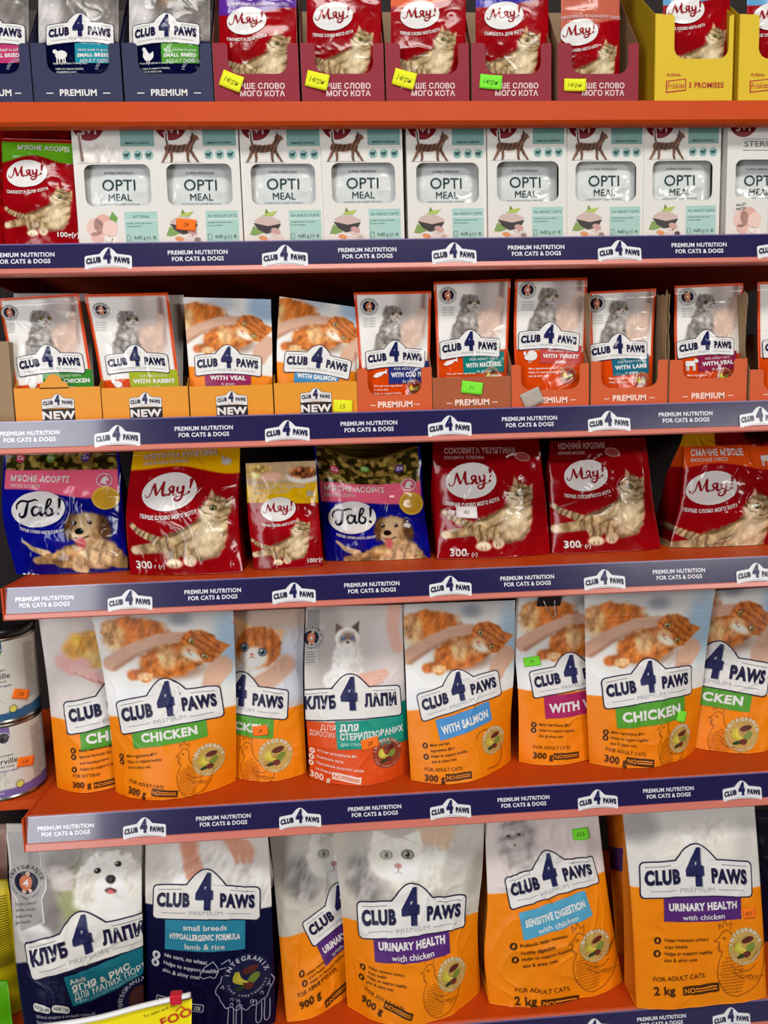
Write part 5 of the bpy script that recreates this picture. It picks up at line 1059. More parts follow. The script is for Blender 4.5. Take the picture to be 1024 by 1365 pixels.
# ================================================================== FIFTH SHELF: stand-up bags and cans
SB = dict(belly=((0, 0), (.12, .0006), (.3, .008), (.6, .022), (.85, .034), (1, .040)), e=.85, thick=((0, .001), (.3, .004), (.7, .022), (1, .034)), mat='matte', pitch=.0014, wr=.0015, seal=.09, zipper=.135)
GR, BLU, MAG, PUR = (86, 160, 50), (76, 146, 206), (172, 36, 96), (88, 40, 118)
def gpic(cx, cy, sc):
    def f(c, p, k):
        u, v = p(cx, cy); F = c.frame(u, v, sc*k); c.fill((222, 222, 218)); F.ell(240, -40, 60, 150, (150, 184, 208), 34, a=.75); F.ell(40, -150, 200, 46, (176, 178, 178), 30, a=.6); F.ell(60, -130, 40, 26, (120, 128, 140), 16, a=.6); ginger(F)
        F.poly([(-240, 70), (-150, 140), (-40, 130), (20, 150), (0, 240), (-260, 240)], (226, 228, 228), 8)
    return f
K5 = 1/2.926
def bag2pic(c, p, k):
    c.fill((214, 206, 202)); F = c.frame(*p(118, 872), k); F.ell(4, -6, 36, 24, (226, 172, 82), 4, fn=2, fur=.3)
    F.ell(10, 6, 26, 10, (240, 200, 130), 6, fur=.3); F.line([(-36, 10), (-24, 18), (-8, 14)], 20, 20, (222, 176, 170), 4)
    for i in range(4): F.line([(-22+i*10, 18+i*4), (6+i*10, 30+i*5)], 13, 12, (228, 186, 178), 3); F.line([(-20+i*10, 24+i*4), (4+i*10, 36+i*5)], 2, 2, (180, 130, 124), 1.5)
N1 = ('*Meat ingredients №1*', '*Helps to support healthy', 'skin & shiny coat')
def bag5(L0, R0, Yb, Yt, art, lab, seed, **k): return film_bag('cat_food_bag', L0, R0, Yb, Yt, 5, art, lab, 'bag', seed=seed, **{**SB, **k})
bag5([(51, 822), (62, 900), (77, 1056)], [(148, 820), (158, 900), (170, 1058)], .085, .115, c4p_art((158, 938, 138, -5), (64, 958, 152, 955), None, OR, bag2pic, (163, 974, 104, 27, -3, GR, [('CHICKEN', 1, .035)]), notes=(106, 1002, 8.5, 3.6, -3, ('*Meat ingredients №1*', '*Special formula for growth', 'and development', '*Helps to support healthy')), weight=(98, 1049, 7.5, 0, '300 g'), who='FOR KITTENS'),
     'orange kitten food bag with a hand and yellow fur, beside the cans', 61, belly=((0, 0), (.15, .0006), (.5, .014), (1, .022)))
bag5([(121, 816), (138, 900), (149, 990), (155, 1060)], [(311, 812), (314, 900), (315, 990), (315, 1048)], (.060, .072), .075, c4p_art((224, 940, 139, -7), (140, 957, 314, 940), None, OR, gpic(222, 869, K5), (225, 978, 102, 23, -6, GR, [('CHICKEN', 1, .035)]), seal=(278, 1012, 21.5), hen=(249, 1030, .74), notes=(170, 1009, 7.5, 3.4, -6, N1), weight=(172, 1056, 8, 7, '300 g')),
     'large orange chicken bag with ginger cat, standing in front of the kitten bag', 62)
def kpic(c, p, k):
    c.fill((196, 176, 160)); F = c.frame(*p(344, 866), .42*k); F.ell(120, 60, 90, 120, (206, 212, 222), 30, a=.9); kitten(F)
bag5([(308, 815), (310, 900), (313, 1044)], [(406.6, 811), (404, 900), (409, 1041)], .085, .110, c4p_art((321, 928, 128, 4), (312, 948, 405, 938), None, OR, kpic, (320, 966, 92, 23, 3, GR, [('CHICKEN', 1, .035)]), seal=(367, 1007, 22.5), hen=(334, 1020, .72)),
     'orange chicken bag with a ginger kitten face, carrying an orange sticker', 63, stickers=[(347, 974, 20, 13, -8, NO, '28', 'small orange price sticker')], belly=((0, 0), (.15, .0006), (.5, .012), (1, .020)))
def rpic(c, p, k):
    c.fill((206, 200, 196)); F = c.frame(*p(463, 855), K5*k); F.ell(-90, -20, 70, 160, (160, 152, 148), 30, a=.6); F.ell(160, 40, 60, 140, (222, 212, 210), 30, a=.7); ragdoll(F)
def kl_extra(c, L, p, k):
    u, v = p(415, 852); L.rect(u-6*k, v-38*k, u+10*k, v-8*k, (150, 148, 146), 1); L.seal(u, v-2*k, 15*k, (176, 174, 172), (50, 50, 56), 'four'); L.rect(u-8*k, v+13*k, u+10*k, v+34*k, (196, 194, 192), 1)
    for i in range(5): L.rect(u-6*k, v+(16+i*3.4)*k, u+(7-i % 2*2)*k, v+(17+i*3.4)*k, (110, 110, 112), 2)
    u0, v0 = p(541, 933); m = (sst(-1, 1, c.V-v0)*sst(-2, 2, c.U-88)*sst(1, -1, c.V-v0-54*k))[:, None]; c.C = c.C*(1-m)+np.array((24, 146, 128), float)*m
    u, v = p(494, 977); L.group(u, v, -1); L.rect(-44*k, -17*k, 44*k, 18*k, (28, 150, 130), 2); L.text('ДЛЯ', -39*k, -5*k, 7.6*k, WH, 3, .04, 'l'); L.text('СТЕРИЛІЗОВАНИХ', -39*k, 6*k, 7.6*k, WH, 3, .035, 'l', maxw=82*k); L.text('для стерилізованих', -39*k, 13.5*k, 4.2*k, (190, 226, 220), 3, .0, 'l'); L.end()
    T(L, p, k, 'ДЛЯ', 448, 974, 6.5, (246, 210, 190), .01, 'r'); T(L, p, k, 'ДОРОСЛИХ', 448, 984, 6.5, (246, 210, 190), .01, 'r', 2, 34)
bag5([(408, 809), (406, 900), (414, 1043)], [(536, 806), (539, 900), (546, 1032)], (.066, .070), .085, c4p_art((468, 933, 128, -1), (408, 960, 540, 950), None, (212, 92, 40), rpic, None, ('КЛУБ', 'ЛАПИ'), seal=(516, 1003, 19), sealkw=((150, 60, 34), (230, 190, 170)), notes=(424, 1001, 8, 3.3, 6, ('*М\'ясні інгредієнти №1', '*Контроль ваги', '*Підтримка здоров\'я шкіри', 'та блискучої шерсті')), weight=(414, 1033, 8, 8, '300 g'), who=None, ink=(246, 226, 210), extra=kl_extra, premium=False),
     'terracotta bag with seated white cat and teal panel, carrying an orange sticker', 64, stickers=[(493, 991, 22, 13, -8, NO, '28', 'small orange price sticker')], wr=.0014, belly=((0, 0), (.12, .0006), (.4, .010), (.85, .030), (1, .034)))
bag5([(536, 805.6), (541, 900), (543, 960), (548, 1045)], [(687, 800), (685, 900), (681, 960), (681, 1018)], (.042, .088), .092, c4p_art((613, 922, 106, -11), (541, 947, 684, 916), None, OR, gpic(612, 858, .30), (620, 963, 72, 20, -12, BLU, [('WITH SALMON', 1, .035)]), seal=(657, 986, 17), notes=(574, 995, 7.5, 3.2, -5, ('*Meat and fish', 'ingredients №1*', '*Helps to support healthy', 'skin & shiny coat')), weight=(567, 1040, 7.5, 0, '300 g'), extra=lambda c, L, p, k: L.stroke([(lambda q: q)(p(a, b)) for a, b in ((634, 985), (640, 976), (650, 972), (662, 980), (668, 1000), (664, 1018), (650, 1024))], .8, (160, 88, 16), 2)),
     'orange salmon bag with ginger cat and a sky blue banner', 65)
bag5([(689, 795), (686, 850), (691, 930), (692, 1019)], [(790, 791), (788, 850), (790, 930), (792, 1020)], (.080, .080), .105, c4p_art((763, 899, 110, -6), (690, 918, 790, 918), None, OR, gpic(765, 842, .31), (772, 938, 94, 24, -3, MAG, [('WITH VEAL', 1, .035)]), hen=(795, 985, .7), notes=(719, 967, 7.5, 3.2, 3, N1), weight=(711, 1010, 7.5, 3, '300 g')),
     'orange veal bag with a magenta banner, black clip on its top edge', 66, stickers=[(709, 881.5, 21, 12, -8, NG, '14', 'small green price sticker')], belly=((0, 0), (.15, .0006), (.5, .010), (1, .020)))
bag5([(779, 793), (780, 850), (782, 930), (786, 1021)], [(954, 785), (944, 850), (935, 930), (926, 1005)], (.062, .088), .082, c4p_art((866, 910, 118, -4), (781, 926, 938, 914), None, OR, gpic(858, 848, .315), (871, 951, 95, 24, -3, GR, [('CHICKEN', 1, .035)]), seal=(906, 984, 18), hen=(888, 992, .68), notes=(815, 977, 7.5, 3.2, 4, N1), weight=(806, 1014, 8, 7, '300 g')),
     'orange chicken bag with ginger cat and a green sticker on its green banner', 67, stickers=[(908, 955, 13, 13, 20, NG, '', 'small green price sticker')])
bag5([(942, 788), (936, 870), (930, 940), (924, 1005)], [(1070, 780), (1066, 870), (1056, 940), (1045, 990)], (.094, .085), .12, c4p_art((953, 890, 134, 7), (930, 921, 1056, 921), None, OR, lambda c, p, k: (gpic(955, 832, .33)(c, p, k)), (946, 927, 98, 23, 6, GR, [('CHICKEN', 1, .035)]), seal=(990, 979, 22), hen=(960, 980, .70)),
     'orange chicken bag with ginger cat, cut off by the right frame edge', 68, belly=((0, 0), (.15, .0006), (.5, .016), (1, .028)))
# binder clip on the veal bag
c0 = at(730, 800, .108); cx, cz = c0[0], c0[2]
clip = thing('binder_clip', (cx, .100, cz-.012), 'black binder clip with two wire handles on top of the veal bag', 'clip')
n_ = 10; prof = [(-.0022, -.012), (-.0115, .010), (-.010, .0125), (.010, .0125), (.0115, .010), (.0022, -.012), (.0012, -.0115), (.0098, .0102), (-.0098, .0102), (-.0012, -.0115)]
V, F = profile_x([(.104+a, cz+.004+b) for a, b in prof], cx-.018, cx+.018); make_obj('clip_body', V, F, None, MAT['black'], clip, tuple(clip.location), smooth=False)
def tube(name, pts, r, mat, parent, n=8):
    p = catmull(pts, 6) if len(pts) > 2 else np.array(pts, float); k = len(p); d = np.gradient(p, axis=0); d /= np.linalg.norm(d, axis=1)[:, None]; up = np.array([0.13, .3, .94]); a = np.cross(d, up); a /= np.linalg.norm(a, axis=1)[:, None]; b = np.cross(d, a)
    th = np.arange(n)*2*math.pi/n; V = (p[:, None]+r*(np.cos(th)[None, :, None]*a[:, None]+np.sin(th)[None, :, None]*b[:, None])).reshape(-1, 3)
    i, j = np.meshgrid(np.arange(k-1), np.arange(n), indexing='ij'); q = np.stack([i*n+j, i*n+(j+1) % n, (i+1)*n+(j+1) % n, (i+1)*n+j], -1).reshape(-1, 4)
    return make_obj(name, V, [q, np.arange(n)[None, ::-1], np.arange(n)[None]+(k-1)*n], None, MAT[mat], parent, tuple(wl(parent)) if parent else (0, 0, 0))
for sgn in (-1, 1):
    y = .104-.0035 if sgn < 0 else .104+.0035
    tube('wire_handle', [(cx-.009, y-.002, cz+.003), (cx-.004, y-.004, cz-.010), (cx+.002, y-.005, cz-.020), (cx+.006, y-.005, cz-.023), (cx+.009, y-.005, cz-.020), (cx+.008, y-.004, cz-.008), (cx+.009, y-.002, cz+.003)] if sgn < 0 else
         [(cx-.009, y, cz+.012), (cx-.004, y+.004, cz+.020), (cx+.004, y+.004, cz+.020), (cx+.009, y, cz+.012)], .0008, 'wire', clip)
# cans
def can(z0, h, band, pic, lab, lid, sty):
    r = .0525; c = at(9, 1010, .102); cx, cy = c[0], .102; root = thing('food_can', (cx, cy, z0), lab, 'can')
    def lathe(nm, pr, mat, col=None):
        n = 72; p = np.array(pr); k = len(p); th = np.arange(n)*2*math.pi/n
        V = np.stack([cx+p[:, :1]*np.cos(th), cy+p[:, :1]*np.sin(th), z0+np.repeat(p[:, 1:], n, 1)], -1).reshape(-1, 3)
        i, j = np.meshgrid(np.arange(k-1), np.arange(n), indexing='ij'); q = np.stack([i*n+j, i*n+(j+1) % n, (i+1)*n+(j+1) % n, (i+1)*n+j], -1).reshape(-1, 4)
        return make_obj(nm, V, [q, np.arange(n)[None, ::-1], np.arange(n)[None]+(k-1)*n], col, MAT[mat], root, tuple(root.location))
    lathe('can_body', [(r-.004, .002), (r-.001, 0), (r+.0006, .001), (r+.0006, .003), (r-.0006, .0045), (r-.0006, h-.0045), (r+.0006, h-.003), (r+.0006, h-.001), (r-.001, h), (r-.003, h-.003), (.001, h-.003)], 'tin')
    # paper label
    n, m = 150, 60; A = np.linspace(-math.pi, math.pi, n+1); Z = np.linspace(.005, h-.005, m+1); AA, ZZ = np.meshgrid(A, Z)
    rr = r-.0002
    cv = Canvas((AA*r*1000).ravel(), ((h-ZZ)*1000).ravel(), h*1000); cv.fill((216, 211, 200)); cv.grain(.03, 6, 3)
    mk = sst(-.4, .4, cv.V-(h*1000-18+3*np.cos(cv.U/30)))[:, None]; cv.C = cv.C*(1-mk)+np.array(band, float)*mk
    P = np.stack([cx+rr*np.sin(AA), cy-rr*np.cos(AA), z0+ZZ], -1); idx = np.arange((n+1)*(m+1)).reshape(m+1, n+1)
    mapf = lambda uv, off: np.stack([cx+(rr+off)*np.sin(uv[:, 0]/r/1000), cy-(rr+off)*np.cos(uv[:, 0]/r/1000), z0+h-uv[:, 1]/1000], 1)
    L = Label(); D_ = (60, 58, 56); hm = h*1000
    L.text('Baskerville', 11, 58, 8.2, (40, 40, 42), 2, .0, 'c', maxw=50); L.text('The Original', 20, 47, 2.8, D_, 2, 0, 'c', -4); L.text('SUPER PREMIUM PET FOOD', 8, 63.5, 2.6, D_, 2, 0, 'c'); L.text('SINGLE PROTEIN WITHOUT GRAIN', 8, 70, 2.4, band, 2, .02, 'c')
    L.rect(12, 5, 28, 20, band, 1); L.ell(20, 20, 8.5, 9, (232, 230, 222), 1); L.ell(20, 20, 7, 7.5, pic, 2); L.ell(18, 22, 3, 3, tuple(int(q*.6) for q in pic), 3, 0, 10); L.ell(23, 18, 2.6, 2.6, tuple(min(255, int(q*1.3)) for q in pic), 3, 0, 10)
    L.ell(36, hm-20, 5.6, 5.6, (60, 70, 40), 3); L.ell(36, hm-20, 4.8, 4.8, (222, 206, 96), 4)
    L.text('Made in Germany', -2, hm-10, 3.4, WH, 3, 0, 'c')
    for i in range(24): L.rect(58, 14+i*3.4, 72+(i*5 % 7), 15+i*3.4, (130, 126, 120), 2)
    rd = random.Random(len(lab))
    for i in range(16):
        a, b = rd.uniform(-16, 22), rd.uniform(74, hm-24); L.stroke([(a, b), (a+rd.uniform(-5, 5), b+rd.uniform(-5, 3)), (a+rd.uniform(-8, 8), b+rd.uniform(-4, 6))], .5, (176, 170, 160), 2)
    dv, df, dc = gather(_sub(L), mapf, .00012, .0003)
    q = np.stack([idx[:-1, :-1], idx[1:, :-1], idx[1:, 1:], idx[:-1, 1:]], -1).reshape(-1, 4)
    make_obj('paper_label', np.concatenate([P.reshape(-1, 3), dv]), [q[:, ::-1], df+idx.size], np.concatenate([cv.C, dc]), MAT['canp'], root, tuple(root.location))
    sticker(mapf, sty[0], sty[1], 23, 14, sty[2], NO, root, '125', 'small orange price sticker', off=.0010)
    if lid: lathe('plastic_lid', [(.001, h+.001), (r+.0012, h+.001), (r+.0016, h+.011), (r-.001, h+.013), (r-.004, h+.0115), (.001, h+.0115)], 'black')
def _sub(L):
    L.it = [(*subdiv(v, t, 5.0), c, l) for v, t, c, l in L.it]; return L
zc = SHELF[5]+.001
can(zc, .112, (122, 96, 160), (70, 70, 74), 'pale food can with a purple band, lower of the two stacked', False, (46, 62, 12))
can(zc+.1125, .124, (44, 92, 130), (94, 150, 60), 'pale food can with a blue band, upper of the two stacked', True, (48, 86, 20))

# ================================================================== LOWEST SHELF: big bags
BB = dict(belly=((0, 0), (.08, .001), (.3, .010), (.7, .022), (1, .022)), e=.7, thick=((0, .001), (.15, .012), (.4, .055), (1, .085)), side=True, mat='matte', pitch=.0015, wr=.0021, seal=.05)
B6 = XP((0, 1090), 2.56); C6 = XP((360, 1070), 3.012); D6 = XP((640, 1060), 2.667)
def bag6(nm, L0, R0, Yb, Yt, art, lab, seed, **k): return film_bag(nm, L0, R0, Yb, Yt, 6, art, lab, 'bag', seed=seed, **{**BB, **k})
NV = (28, 30, 70)
def dog1(c, p, k):
    c.fill((180, 176, 170)); F = c.frame(*p(145, 1172), k/2.56); F.ell(-150, 40, 70, 150, (136, 130, 128), 30, a=.8); F.ell(-110, 60, 60, 90, (178, 186, 128), 40, a=.7)
    whitedog(F); F.ell(-170, -10, 62, 42, (204, 196, 192), 10, fur=.1); F.line([(-230, 20), (-190, 130)], 80, 70, (140, 134, 132), 16)
    for i in range(3): F.line([(-170, -24+i*20), (-122, -14+i*18)], 20, 15, (208, 200, 196), 5)
    F.ell(-250, 180, 60, 44, (226, 224, 222), 10); F.ell(-250, 190, 60, 20, (150, 146, 144), 16, a=.5)
def kd_extra(c, L, p, k):
    u, v = p(35, 1176); G = (166, 164, 162)
    L.group(u, v, -3); L.poly([(-20*k, -68*k), (20*k, -66*k), (21*k, -18*k), (26*k, -6*k), (26*k, 10*k), (20*k, 22*k), (22*k, 52*k), (-16*k, 68*k), (-16*k, 24*k), (-25*k, 10*k), (-25*k, -8*k), (-19*k, -20*k)], (222, 221, 219), 1); L.poly([(-18*k, -68*k), (18.6*k, -66*k), (19.6*k, -18*k), (24.4*k, -6*k), (24.4*k, 10*k), (18.6*k, 21*k), (20.4*k, 51*k), (-14.6*k, 65.6*k), (-14.6*k, 23*k), (-23.4*k, 10*k), (-23.4*k, -8*k), (-17.6*k, -19*k)], G, 2); L.end()
    L.it = [(a, b, cc, l) for a, b, cc, l in L.it]; s0 = len(L.it); L.seal(u, v, 23*k, G, (46, 46, 52), 'four'); L.it[s0:] = [(a, b, cc, l+2) for a, b, cc, l in L.it[s0:]]
    for i, s in enumerate(('From a blend', 'of the world', 'supporting', 'pet health')): T(L, p, k, s, 22, 1207+i*8, 4, (90, 90, 94), 0, 'l', -12)
    u, v = p(146, 1303); L.group(u, v, -13); w, h = 112*k, 40*k; L.rect(-w/2, -h*.55, w/2, h*.5, (20, 116, 136), 2)
    L.text('Adult', -w*.45, -h*.24, 6.5*k, WH, 3, .02, 'l'); L.text('ЯГНЯ & РИС', -w*.45, h*.05, 8.5*k, WH, 3, .04, 'l'); L.text('ДЛЯ МАЛИХ ПОРІД', -w*.45, h*.32, 8.5*k, WH, 3, .01, 'l', maxw=w*.9); L.text('ягненок и рис для мелких пород', -w*.45, h*.44, 3.6*k, (150, 200, 210), 3, 0, 'l'); L.end()
    for a, s in ((56, 'БІЛОК 23%'), (82, 'ЖИР 12%')):
        u, v = p(a, 1345); L.group(u, v, 10); L.rect(-13*k, -5*k, 12*k, 5*k, WH, 2, 4.6*k); L.text(s, 0, 1.8*k, 4*k, NV, 3, .03, 'c', maxw=21*k); L.end()
    for i in range(3): T(L, p, k, ('М\'ясо ягняти в кожній гранулі', 'Здоров\'я шкіри та шерсті', 'Підтримка імунітету')[i], 50, 1356+i*8, 4, (190, 194, 214))
    u, v = p(72, 1318); L.sheep(u, v, .38*k, (70, 76, 120))
    u, v = p(186, 1328); L.ring('INTEGRANIX', u, v, 22*k, 6*k, -100, 10, (170, 174, 196), 3); L.ell(u, v, 14*k, 16*k, (70, 34, 34), 2)
bag6('dog_food_bag', [(8, 1098), (14, 1180), (22, 1290), (36, 1385)], [(189, 1098), (189, 1200), (191, 1300), (192, 1380)], (.010, .03), .05, c4p_art((114, 1255, 160, -10, .035), (17, 1276, 192, 1216), None, NV, dog1, None, ('КЛУБ', 'ЛАПИ'), extra=kd_extra), 'navy dog food bag with a fluffy white dog at the left end', 71, mat='film')
def sb_pic(c, p, k):
    c.fill((214, 208, 202)); F = c.frame(*p(275, 1160), k); F.ell(0, 30, 90, 60, (228, 224, 218), 14, fur=.2); F.line([(-26, -60), (-22, -24), (-14, 6)], 26, 20, (206, 150, 128), 5); F.line([(30, -50), (44, -30), (58, -24)], 26, 16, (206, 152, 130), 5)
    for i in range(3): F.line([(-26+i*8, -6), (-20+i*8, 18)], 9, 7, (212, 160, 138), 3); F.line([(36+i*10, -34), (42+i*9, -12)], 9, 7, (212, 160, 138), 3)
    F.ell(-70, 10, 26, 50, (190, 184, 178), 16, a=.6)
def sb_extra(c, L, p, k):
    u, v = p(322, 1316); L.sheep(u, v, 1.05*k); L.ell(u+7*k, v-14*k, 31*k, 31*k, NV, 3); s0 = len(L.it); L.seal(u+7*k, v-14*k, 29*k, NV, (206, 208, 222)); L.it[s0:] = [(a, b, cc, l+2) for a, b, cc, l in L.it[s0:]]
    u, v = p(226, 1335); L.group(u, v, 8); L.rect(-18*k, -5.4*k, 46*k, 5*k, (190, 194, 214), 2, 2*k); L.rect(-17*k, -4.4*k, 45*k, 4*k, NV, 3, 1.6*k); L.text('PROTEIN 24%   FAT 12%', 14*k, 2.2*k, 4.4*k, WH, 4, .02, 'c', maxw=56*k); L.end()
bag6('dog_food_bag', [(193, 1100), (194, 1200), (196, 1300), (197, 1385)], [(356, 1100), (362, 1200), (366, 1300), (368, 1380)], (.03, .03), .06, c4p_art((275, 1197, 140, 2), (193, 1203, 363, 1208), None, NV, sb_pic, (273, 1245, 105, 38, 2, (42, 134, 166), [('small breeds', .32, .01), ('HYPOALLERGENIC FORMULA', .32, .035), ('lamb & rice', .32, .01)]), notes=(220, 1274, 10, 5, 8, ('*No corn, no wheat', '*Helps to support healthy', 'skin & shiny coat')), ink=(214, 216, 230), extra=sb_extra, premium=True), 'navy dog food bag with pink hands, blue banner and a line-drawn sheep', 72, mat='film', wr=.001)
def wpic(cx, cy, sc):
    def f(c, p, k):
        c.fill((196, 190, 180)); F = c.frame(*p(cx, cy), sc*k)
        F.line([(130, -110), (230, -60), (240, 0)], 110, 90, (214, 190, 166), 12); F.ell(-110, -20, 90, 110, (190, 186, 180), 20); F.ell(-120, 70, 90, 90, (142, 138, 138), 34, fur=.5, fs=24, a=.8); whitecat(F); F.ell(-60, -10, 50, 120, (220, 216, 206), 34, a=.5)
        F.line([(280, -90), (220, 70), (260, 160)], 110, 120, (206, 202, 194), 16); F.line([(330, 20), (300, 140)], 60, 60, (164, 158, 148), 30, a=.7)
    return f
NU = ('*Helps maintain urinary', 'tract health', '*Helps to support healthy', 'skin & shiny coat')
UH = [('URINARY HEALTH', .54, .04), ('with chicken', .42, .01)]
bag6('cat_food_bag', [(358, 1100), (366, 1180), (374, 1270), (382, 1361)], [(470, 1096), (472, 1180), (474, 1270), (474, 1335)], (.030, .088), .115, c4p_art((458, 1204, 112, -22), (368, 1250, 474, 1213), None, OR, wpic(445, 1142, .30), (460, 1246, 74, 26, -22, PUR, UH), notes=(410, 1300, 6.4, 3.5, -18, NU), weight=(401, 1345, 9, -12, '900 g')), 'orange urinary health bag half hidden behind the middle one', 73, side=False, belly=((0, 0), (.1, .001), (.5, .010), (1, .018)), thick=((0, .001), (.5, .02), (1, .03)))
bag6('cat_food_bag', [(441, 1094), (449, 1150), (457, 1230), (463, 1334)], [(646, 1088), (643, 1160), (637, 1220), (640, 1321)], (.050, .060), .062, c4p_art((550, 1217, 145, -1), (456, 1222, 640, 1214), None, OR, wpic(530, 1145, .33), (550, 1263, 104, 29, -1, PUR, UH), seal=(602, 1299, 21), hen=(578, 1322, .80), notes=(492, 1290, 6.6, 3.6, 8, NU), weight=(482, 1332, 8.5, 20, '900 g')), 'orange urinary health bag with white cat, in the middle of the lowest shelf', 74, side=False, wr=.0018, belly=((0, 0), (.1, .001), (.3, .012), (.6, .032), (.85, .048), (1, .052)), e=.9, thick=((0, .001), (.4, .010), (1, .018)))
def spic(c, p, k):
    c.fill((218, 208, 204)); F = c.frame(*p(690, 1118), k/2.667); F.ell(0, 0, 70, 100, (184, 178, 175), 26, fur=.2, stripe=(75, 40, .5, (130, 124, 122))); F.ell(0, 40, 30, 40, (206, 200, 196), 16, a=.7); F.ell(150, 60, 90, 90, (228, 214, 210), 30)
    F.ell(-34, -10, 7, 5, (80, 76, 72), 2); F.ell(6, -14, 7, 5, (80, 76, 72), 2); F.ell(-12, 20, 6, 4, (150, 110, 104), 2)
bag6('cat_food_bag', [(646, 1080), (648, 1140), (650, 1200), (646, 1280), (652, 1334)], [(796, 1072), (806, 1160), (816, 1230), (830, 1311)], (.034, .058), .075, c4p_art((735, 1168, 124, -9), (650, 1191, 806, 1161), None, OR, spic, (742, 1222, 93, 27, -11, (84, 166, 200), [('SENSITIVE DIGESTION', .54, .035), ('with chicken', .42, .01)]), seal=(793, 1260, 21), hen=(780, 1282, .92), notes=(694, 1263, 9, 4.2, -7, ('*Prebiotic helps maintain', 'healthy digestion', '*Helps to support healthy', 'skin & shiny coat')), weight=(686, 1339, 10, 4, '2 kg')), 'orange sensitive digestion bag with light blue banner and green sticker', 75, stickers=[(774, 1112, 22, 14, -4, NG, '825', 'small green price sticker')], edge=(196, 120, 40))
def u2pic(c, p, k):
    c.fill((214, 211, 206)); F = c.frame(*p(925, 1110), k/2.667); F.ell(60, 20, 150, 60, (226, 222, 214), 20, fur=.1); F.ell(-190, -30, 70, 60, (150, 146, 146), 26, a=.6); F.ell(40, 70, 170, 30, (232, 226, 212), 20, a=.6); F.ell(180, 60, 40, 120, (198, 194, 190), 24, a=.5)
bag6('cat_food_bag', [(829, 1074), (836, 1140), (843, 1230), (848, 1345)], [(1005, 1064), (1011, 1140), (1017, 1230), (1022, 1330)], (.004, .006), .040, c4p_art((929, 1165, 146, 3), (838, 1180, 1016, 1178), None, OR, u2pic, (938, 1211, 103, 28, 2, PUR, UH), seal=(993, 1261, 24), hen=(974, 1284, 1.02), notes=(886, 1255, 9, 4.3, 1, NU), weight=(872, 1326, 10.5, -2, '2 kg')), 'large orange urinary health bag at the right with an orange sticker', 76, stickers=[(998, 1217, 15, 13, -4, NO, '825', 'small orange price sticker')], edge=(214, 124, 30), wr=.001, thick=((0, .001), (.15, .006), (.4, .03), (1, .046)), belly=((0, 0), (.08, .001), (.4, .010), (1, .012)), e=.45)
def ub(c, L, p, k): c.fill((232, 136, 30)); u, v = p(825, 1150); L.rect(0, v-18*k, 100, v+10*k, PUR, 1)
bag6('cat_food_bag', [(808, 1075), (815, 1180), (822, 1290)], [(900, 1075), (900, 1180), (900, 1290)], .125, .150, ub, 'orange bag with purple band peeking out behind the large right bag', 77, side=False, pitch=.003)
dk = lambda c, L, p, k: (c.fill((34, 34, 58)), c.grain(.4, 20, 4), L.rect(62, 40, 96, 58, (60, 62, 90), 1), L.rect(62, 64, 96, 90, (54, 56, 84), 1))
bag6('dog_food_bag', [(300, 1110), (302, 1320)], [(378, 1110), (392, 1320)], .17, .19, dk, 'dark navy bag in the gap left of the urinary health bags', 78, side=False, pitch=.003, mat='film')
bag6('dog_food_bag', [(1000, 1080), (1004, 1300)], [(1090, 1080), (1090, 1300)], .13, .15, dk, 'dark navy bag behind at the right frame edge', 79, side=False, pitch=.003, mat='film')

# ================================================================== neighbouring bay at the left and the bag in front
lf = thing('shelf', (-.70, .22, SHELF[5]-.001), 'dark shelf of the next bay carrying the two cans', 'shelf')
slab('shelf_board', -.95, XL-.0035, .052, .415, SHELF[5]-.014, SHELF[5], 'orange', lf)
lf2 = thing('shelf', (-.70, .22, SHELF[6]-.001), 'dark shelf of the next bay under the yellow and green bags', 'shelf')
slab('shelf_board', -.95, XL-.0035, .03, .415, SHELF[6]-.014, SHELF[6], 'orange', lf2)
def yel(c, L, p, k):
    c.fill((186, 168, 38)); c.grain(.5, 18, 3)
    for i in range(30): L.rect(70, 20+i*3.2, 96, 21.2+i*3.2, (90, 80, 24), 1)
film_bag('pet_food_bag', [(-75, 1175), (-62, 1378)], [(10, 1172), (36, 1372)], .10, .14, 6, yel, 'yellow bag at the left frame edge beside the white dog bag', 'bag', seed=81, mat='film', belly=((0, 0), (.3, .02), (1, .03)), pitch=.003, thick=((0, .001), (1, .05)))
film_bag('pet_food_bag', [(-80, 1100), (-70, 1300)], [(9, 1098), (12, 1300)], .21, .23, 6, lambda c, L, p, k: (c.fill((190, 160, 150)), c.grain(.4, 16, 5)), 'pale pinkish bag at the left frame edge below the shelf end', 'bag', seed=82, mat='film', pitch=.003)
film_bag('pet_food_bag', [(-90, 1310), (-80, 1400)], [(10, 1306), (20, 1396)], .04, .06, 6, lambda c, L, p, k: (c.fill((104, 176, 40)), c.grain(.3, 20, 5)), 'bright green bag in the lower left frame corner', 'bag', seed=83, mat='film', belly=((0, 0), (.4, .02), (1, .02)), pitch=.003)
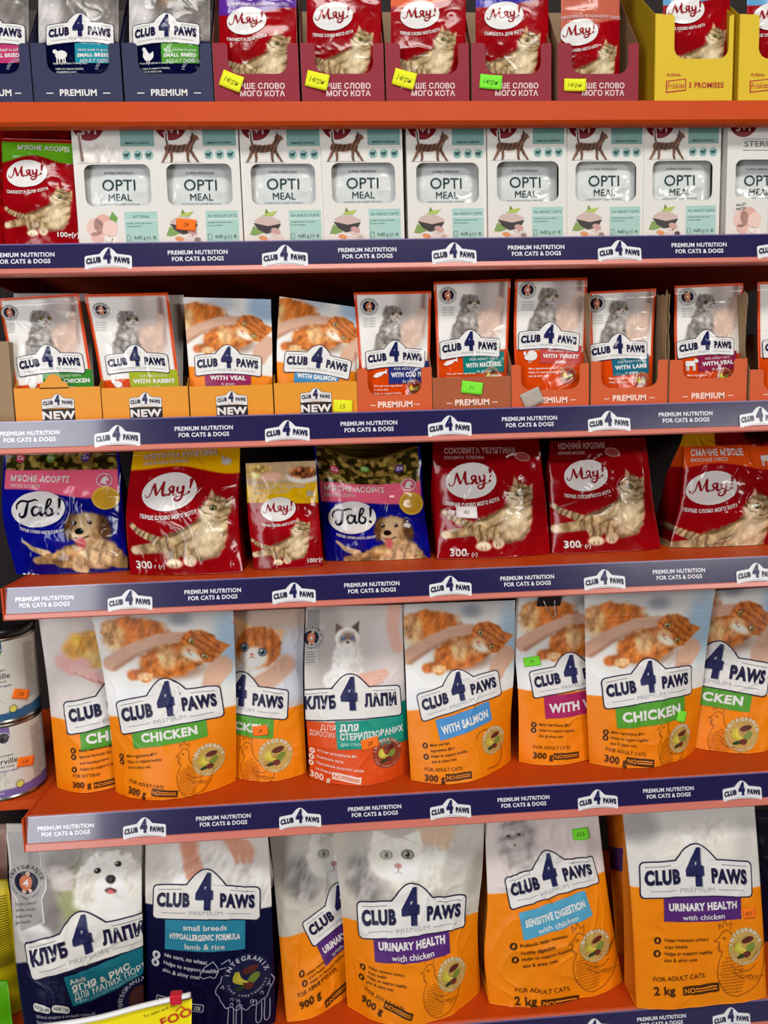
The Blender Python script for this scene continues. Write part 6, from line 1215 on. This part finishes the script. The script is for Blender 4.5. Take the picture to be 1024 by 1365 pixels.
# tall yellow bag with a slider zip standing on the floor in front of the shelves
zb = -1.468; Yf = -.17
def ybag(c, L, p, k):
    c.fill((238, 214, 44)); c.grain(.08, 20, 3)
    T(L, p, k, 'To open pull zipper', 192, 1356, 4.2, (90, 60, 30), 0, 'l', -13); T(L, p, k, 'FOOD', 216, 1368, 13, (196, 60, 40), .02, 'l', -14); u, v = p(241, 1344); L.stroke([(u-6*k, v+3*k), (u, v-4*k), (u+6*k, v+3*k)], 2*k, (206, 80, 40), 2, False)
yb = film_bag('pet_food_bag', [(-60, 1395), (-40, 1700), (-20, 2000)], [(256, 1331), (246, 1700), (240, 2000)], Yf, Yf+.02, 6, ybag, 'yellow zip bag in front of the shelves at the bottom left', 'bag', seed=84, mat='film', belly=((0, 0), (.1, .004), (.5, .03), (1, .03)), thick=((0, .001), (.2, .04), (1, .10)), pitch=.003, zb=zb, seal=0, basefix=True, wr=.002)
zp = [at(x, y, Yf+.016) for x, y in ((-62, 1392), (0, 1377), (69, 1367), (130, 1357), (190, 1341), (254, 1326))]
tube('zip_strip', zp, .0032, 'zipw', yb, 10)
q = at(235, 1330, Yf+.016); V, F = box_mesh(q[0]-.007, q[0]+.007, q[1]-.005, q[1]+.005, q[2]-.0065, q[2]+.0065); o = make_obj('zip_slider', V, F, None, MAT['zipr'], yb, tuple(yb.location), smooth=False)
bv = o.modifiers.new('bevel', 'BEVEL'); bv.width = .0015; bv.segments = 2

# ------------------------------------------------------------------ repeats carry a group
plural = {'display_box': 'display boxes', 'display_tray': 'display trays', 'cat_food_pouch': 'cat food pouches', 'dog_food_pouch': 'dog food pouches', 'cat_food_bag': 'cat food bags', 'dog_food_bag': 'dog food bags', 'food_can': 'stacked cans', 'shelf': 'shelves', 'pet_food_bag': 'other pet food bags'}
for o in list(COL.objects):
    nm = o.name.split('.')[0]
    if o.parent is None and nm in plural and not o.get('group'):
        z = o.location.z; row = min(SHELF, key=lambda r: abs(SHELF[r]-z))
        o['group'] = plural[nm] if nm in ('food_can', 'shelf', 'pet_food_bag') else f'{plural[nm]} on the {ORD[row]} shelf'
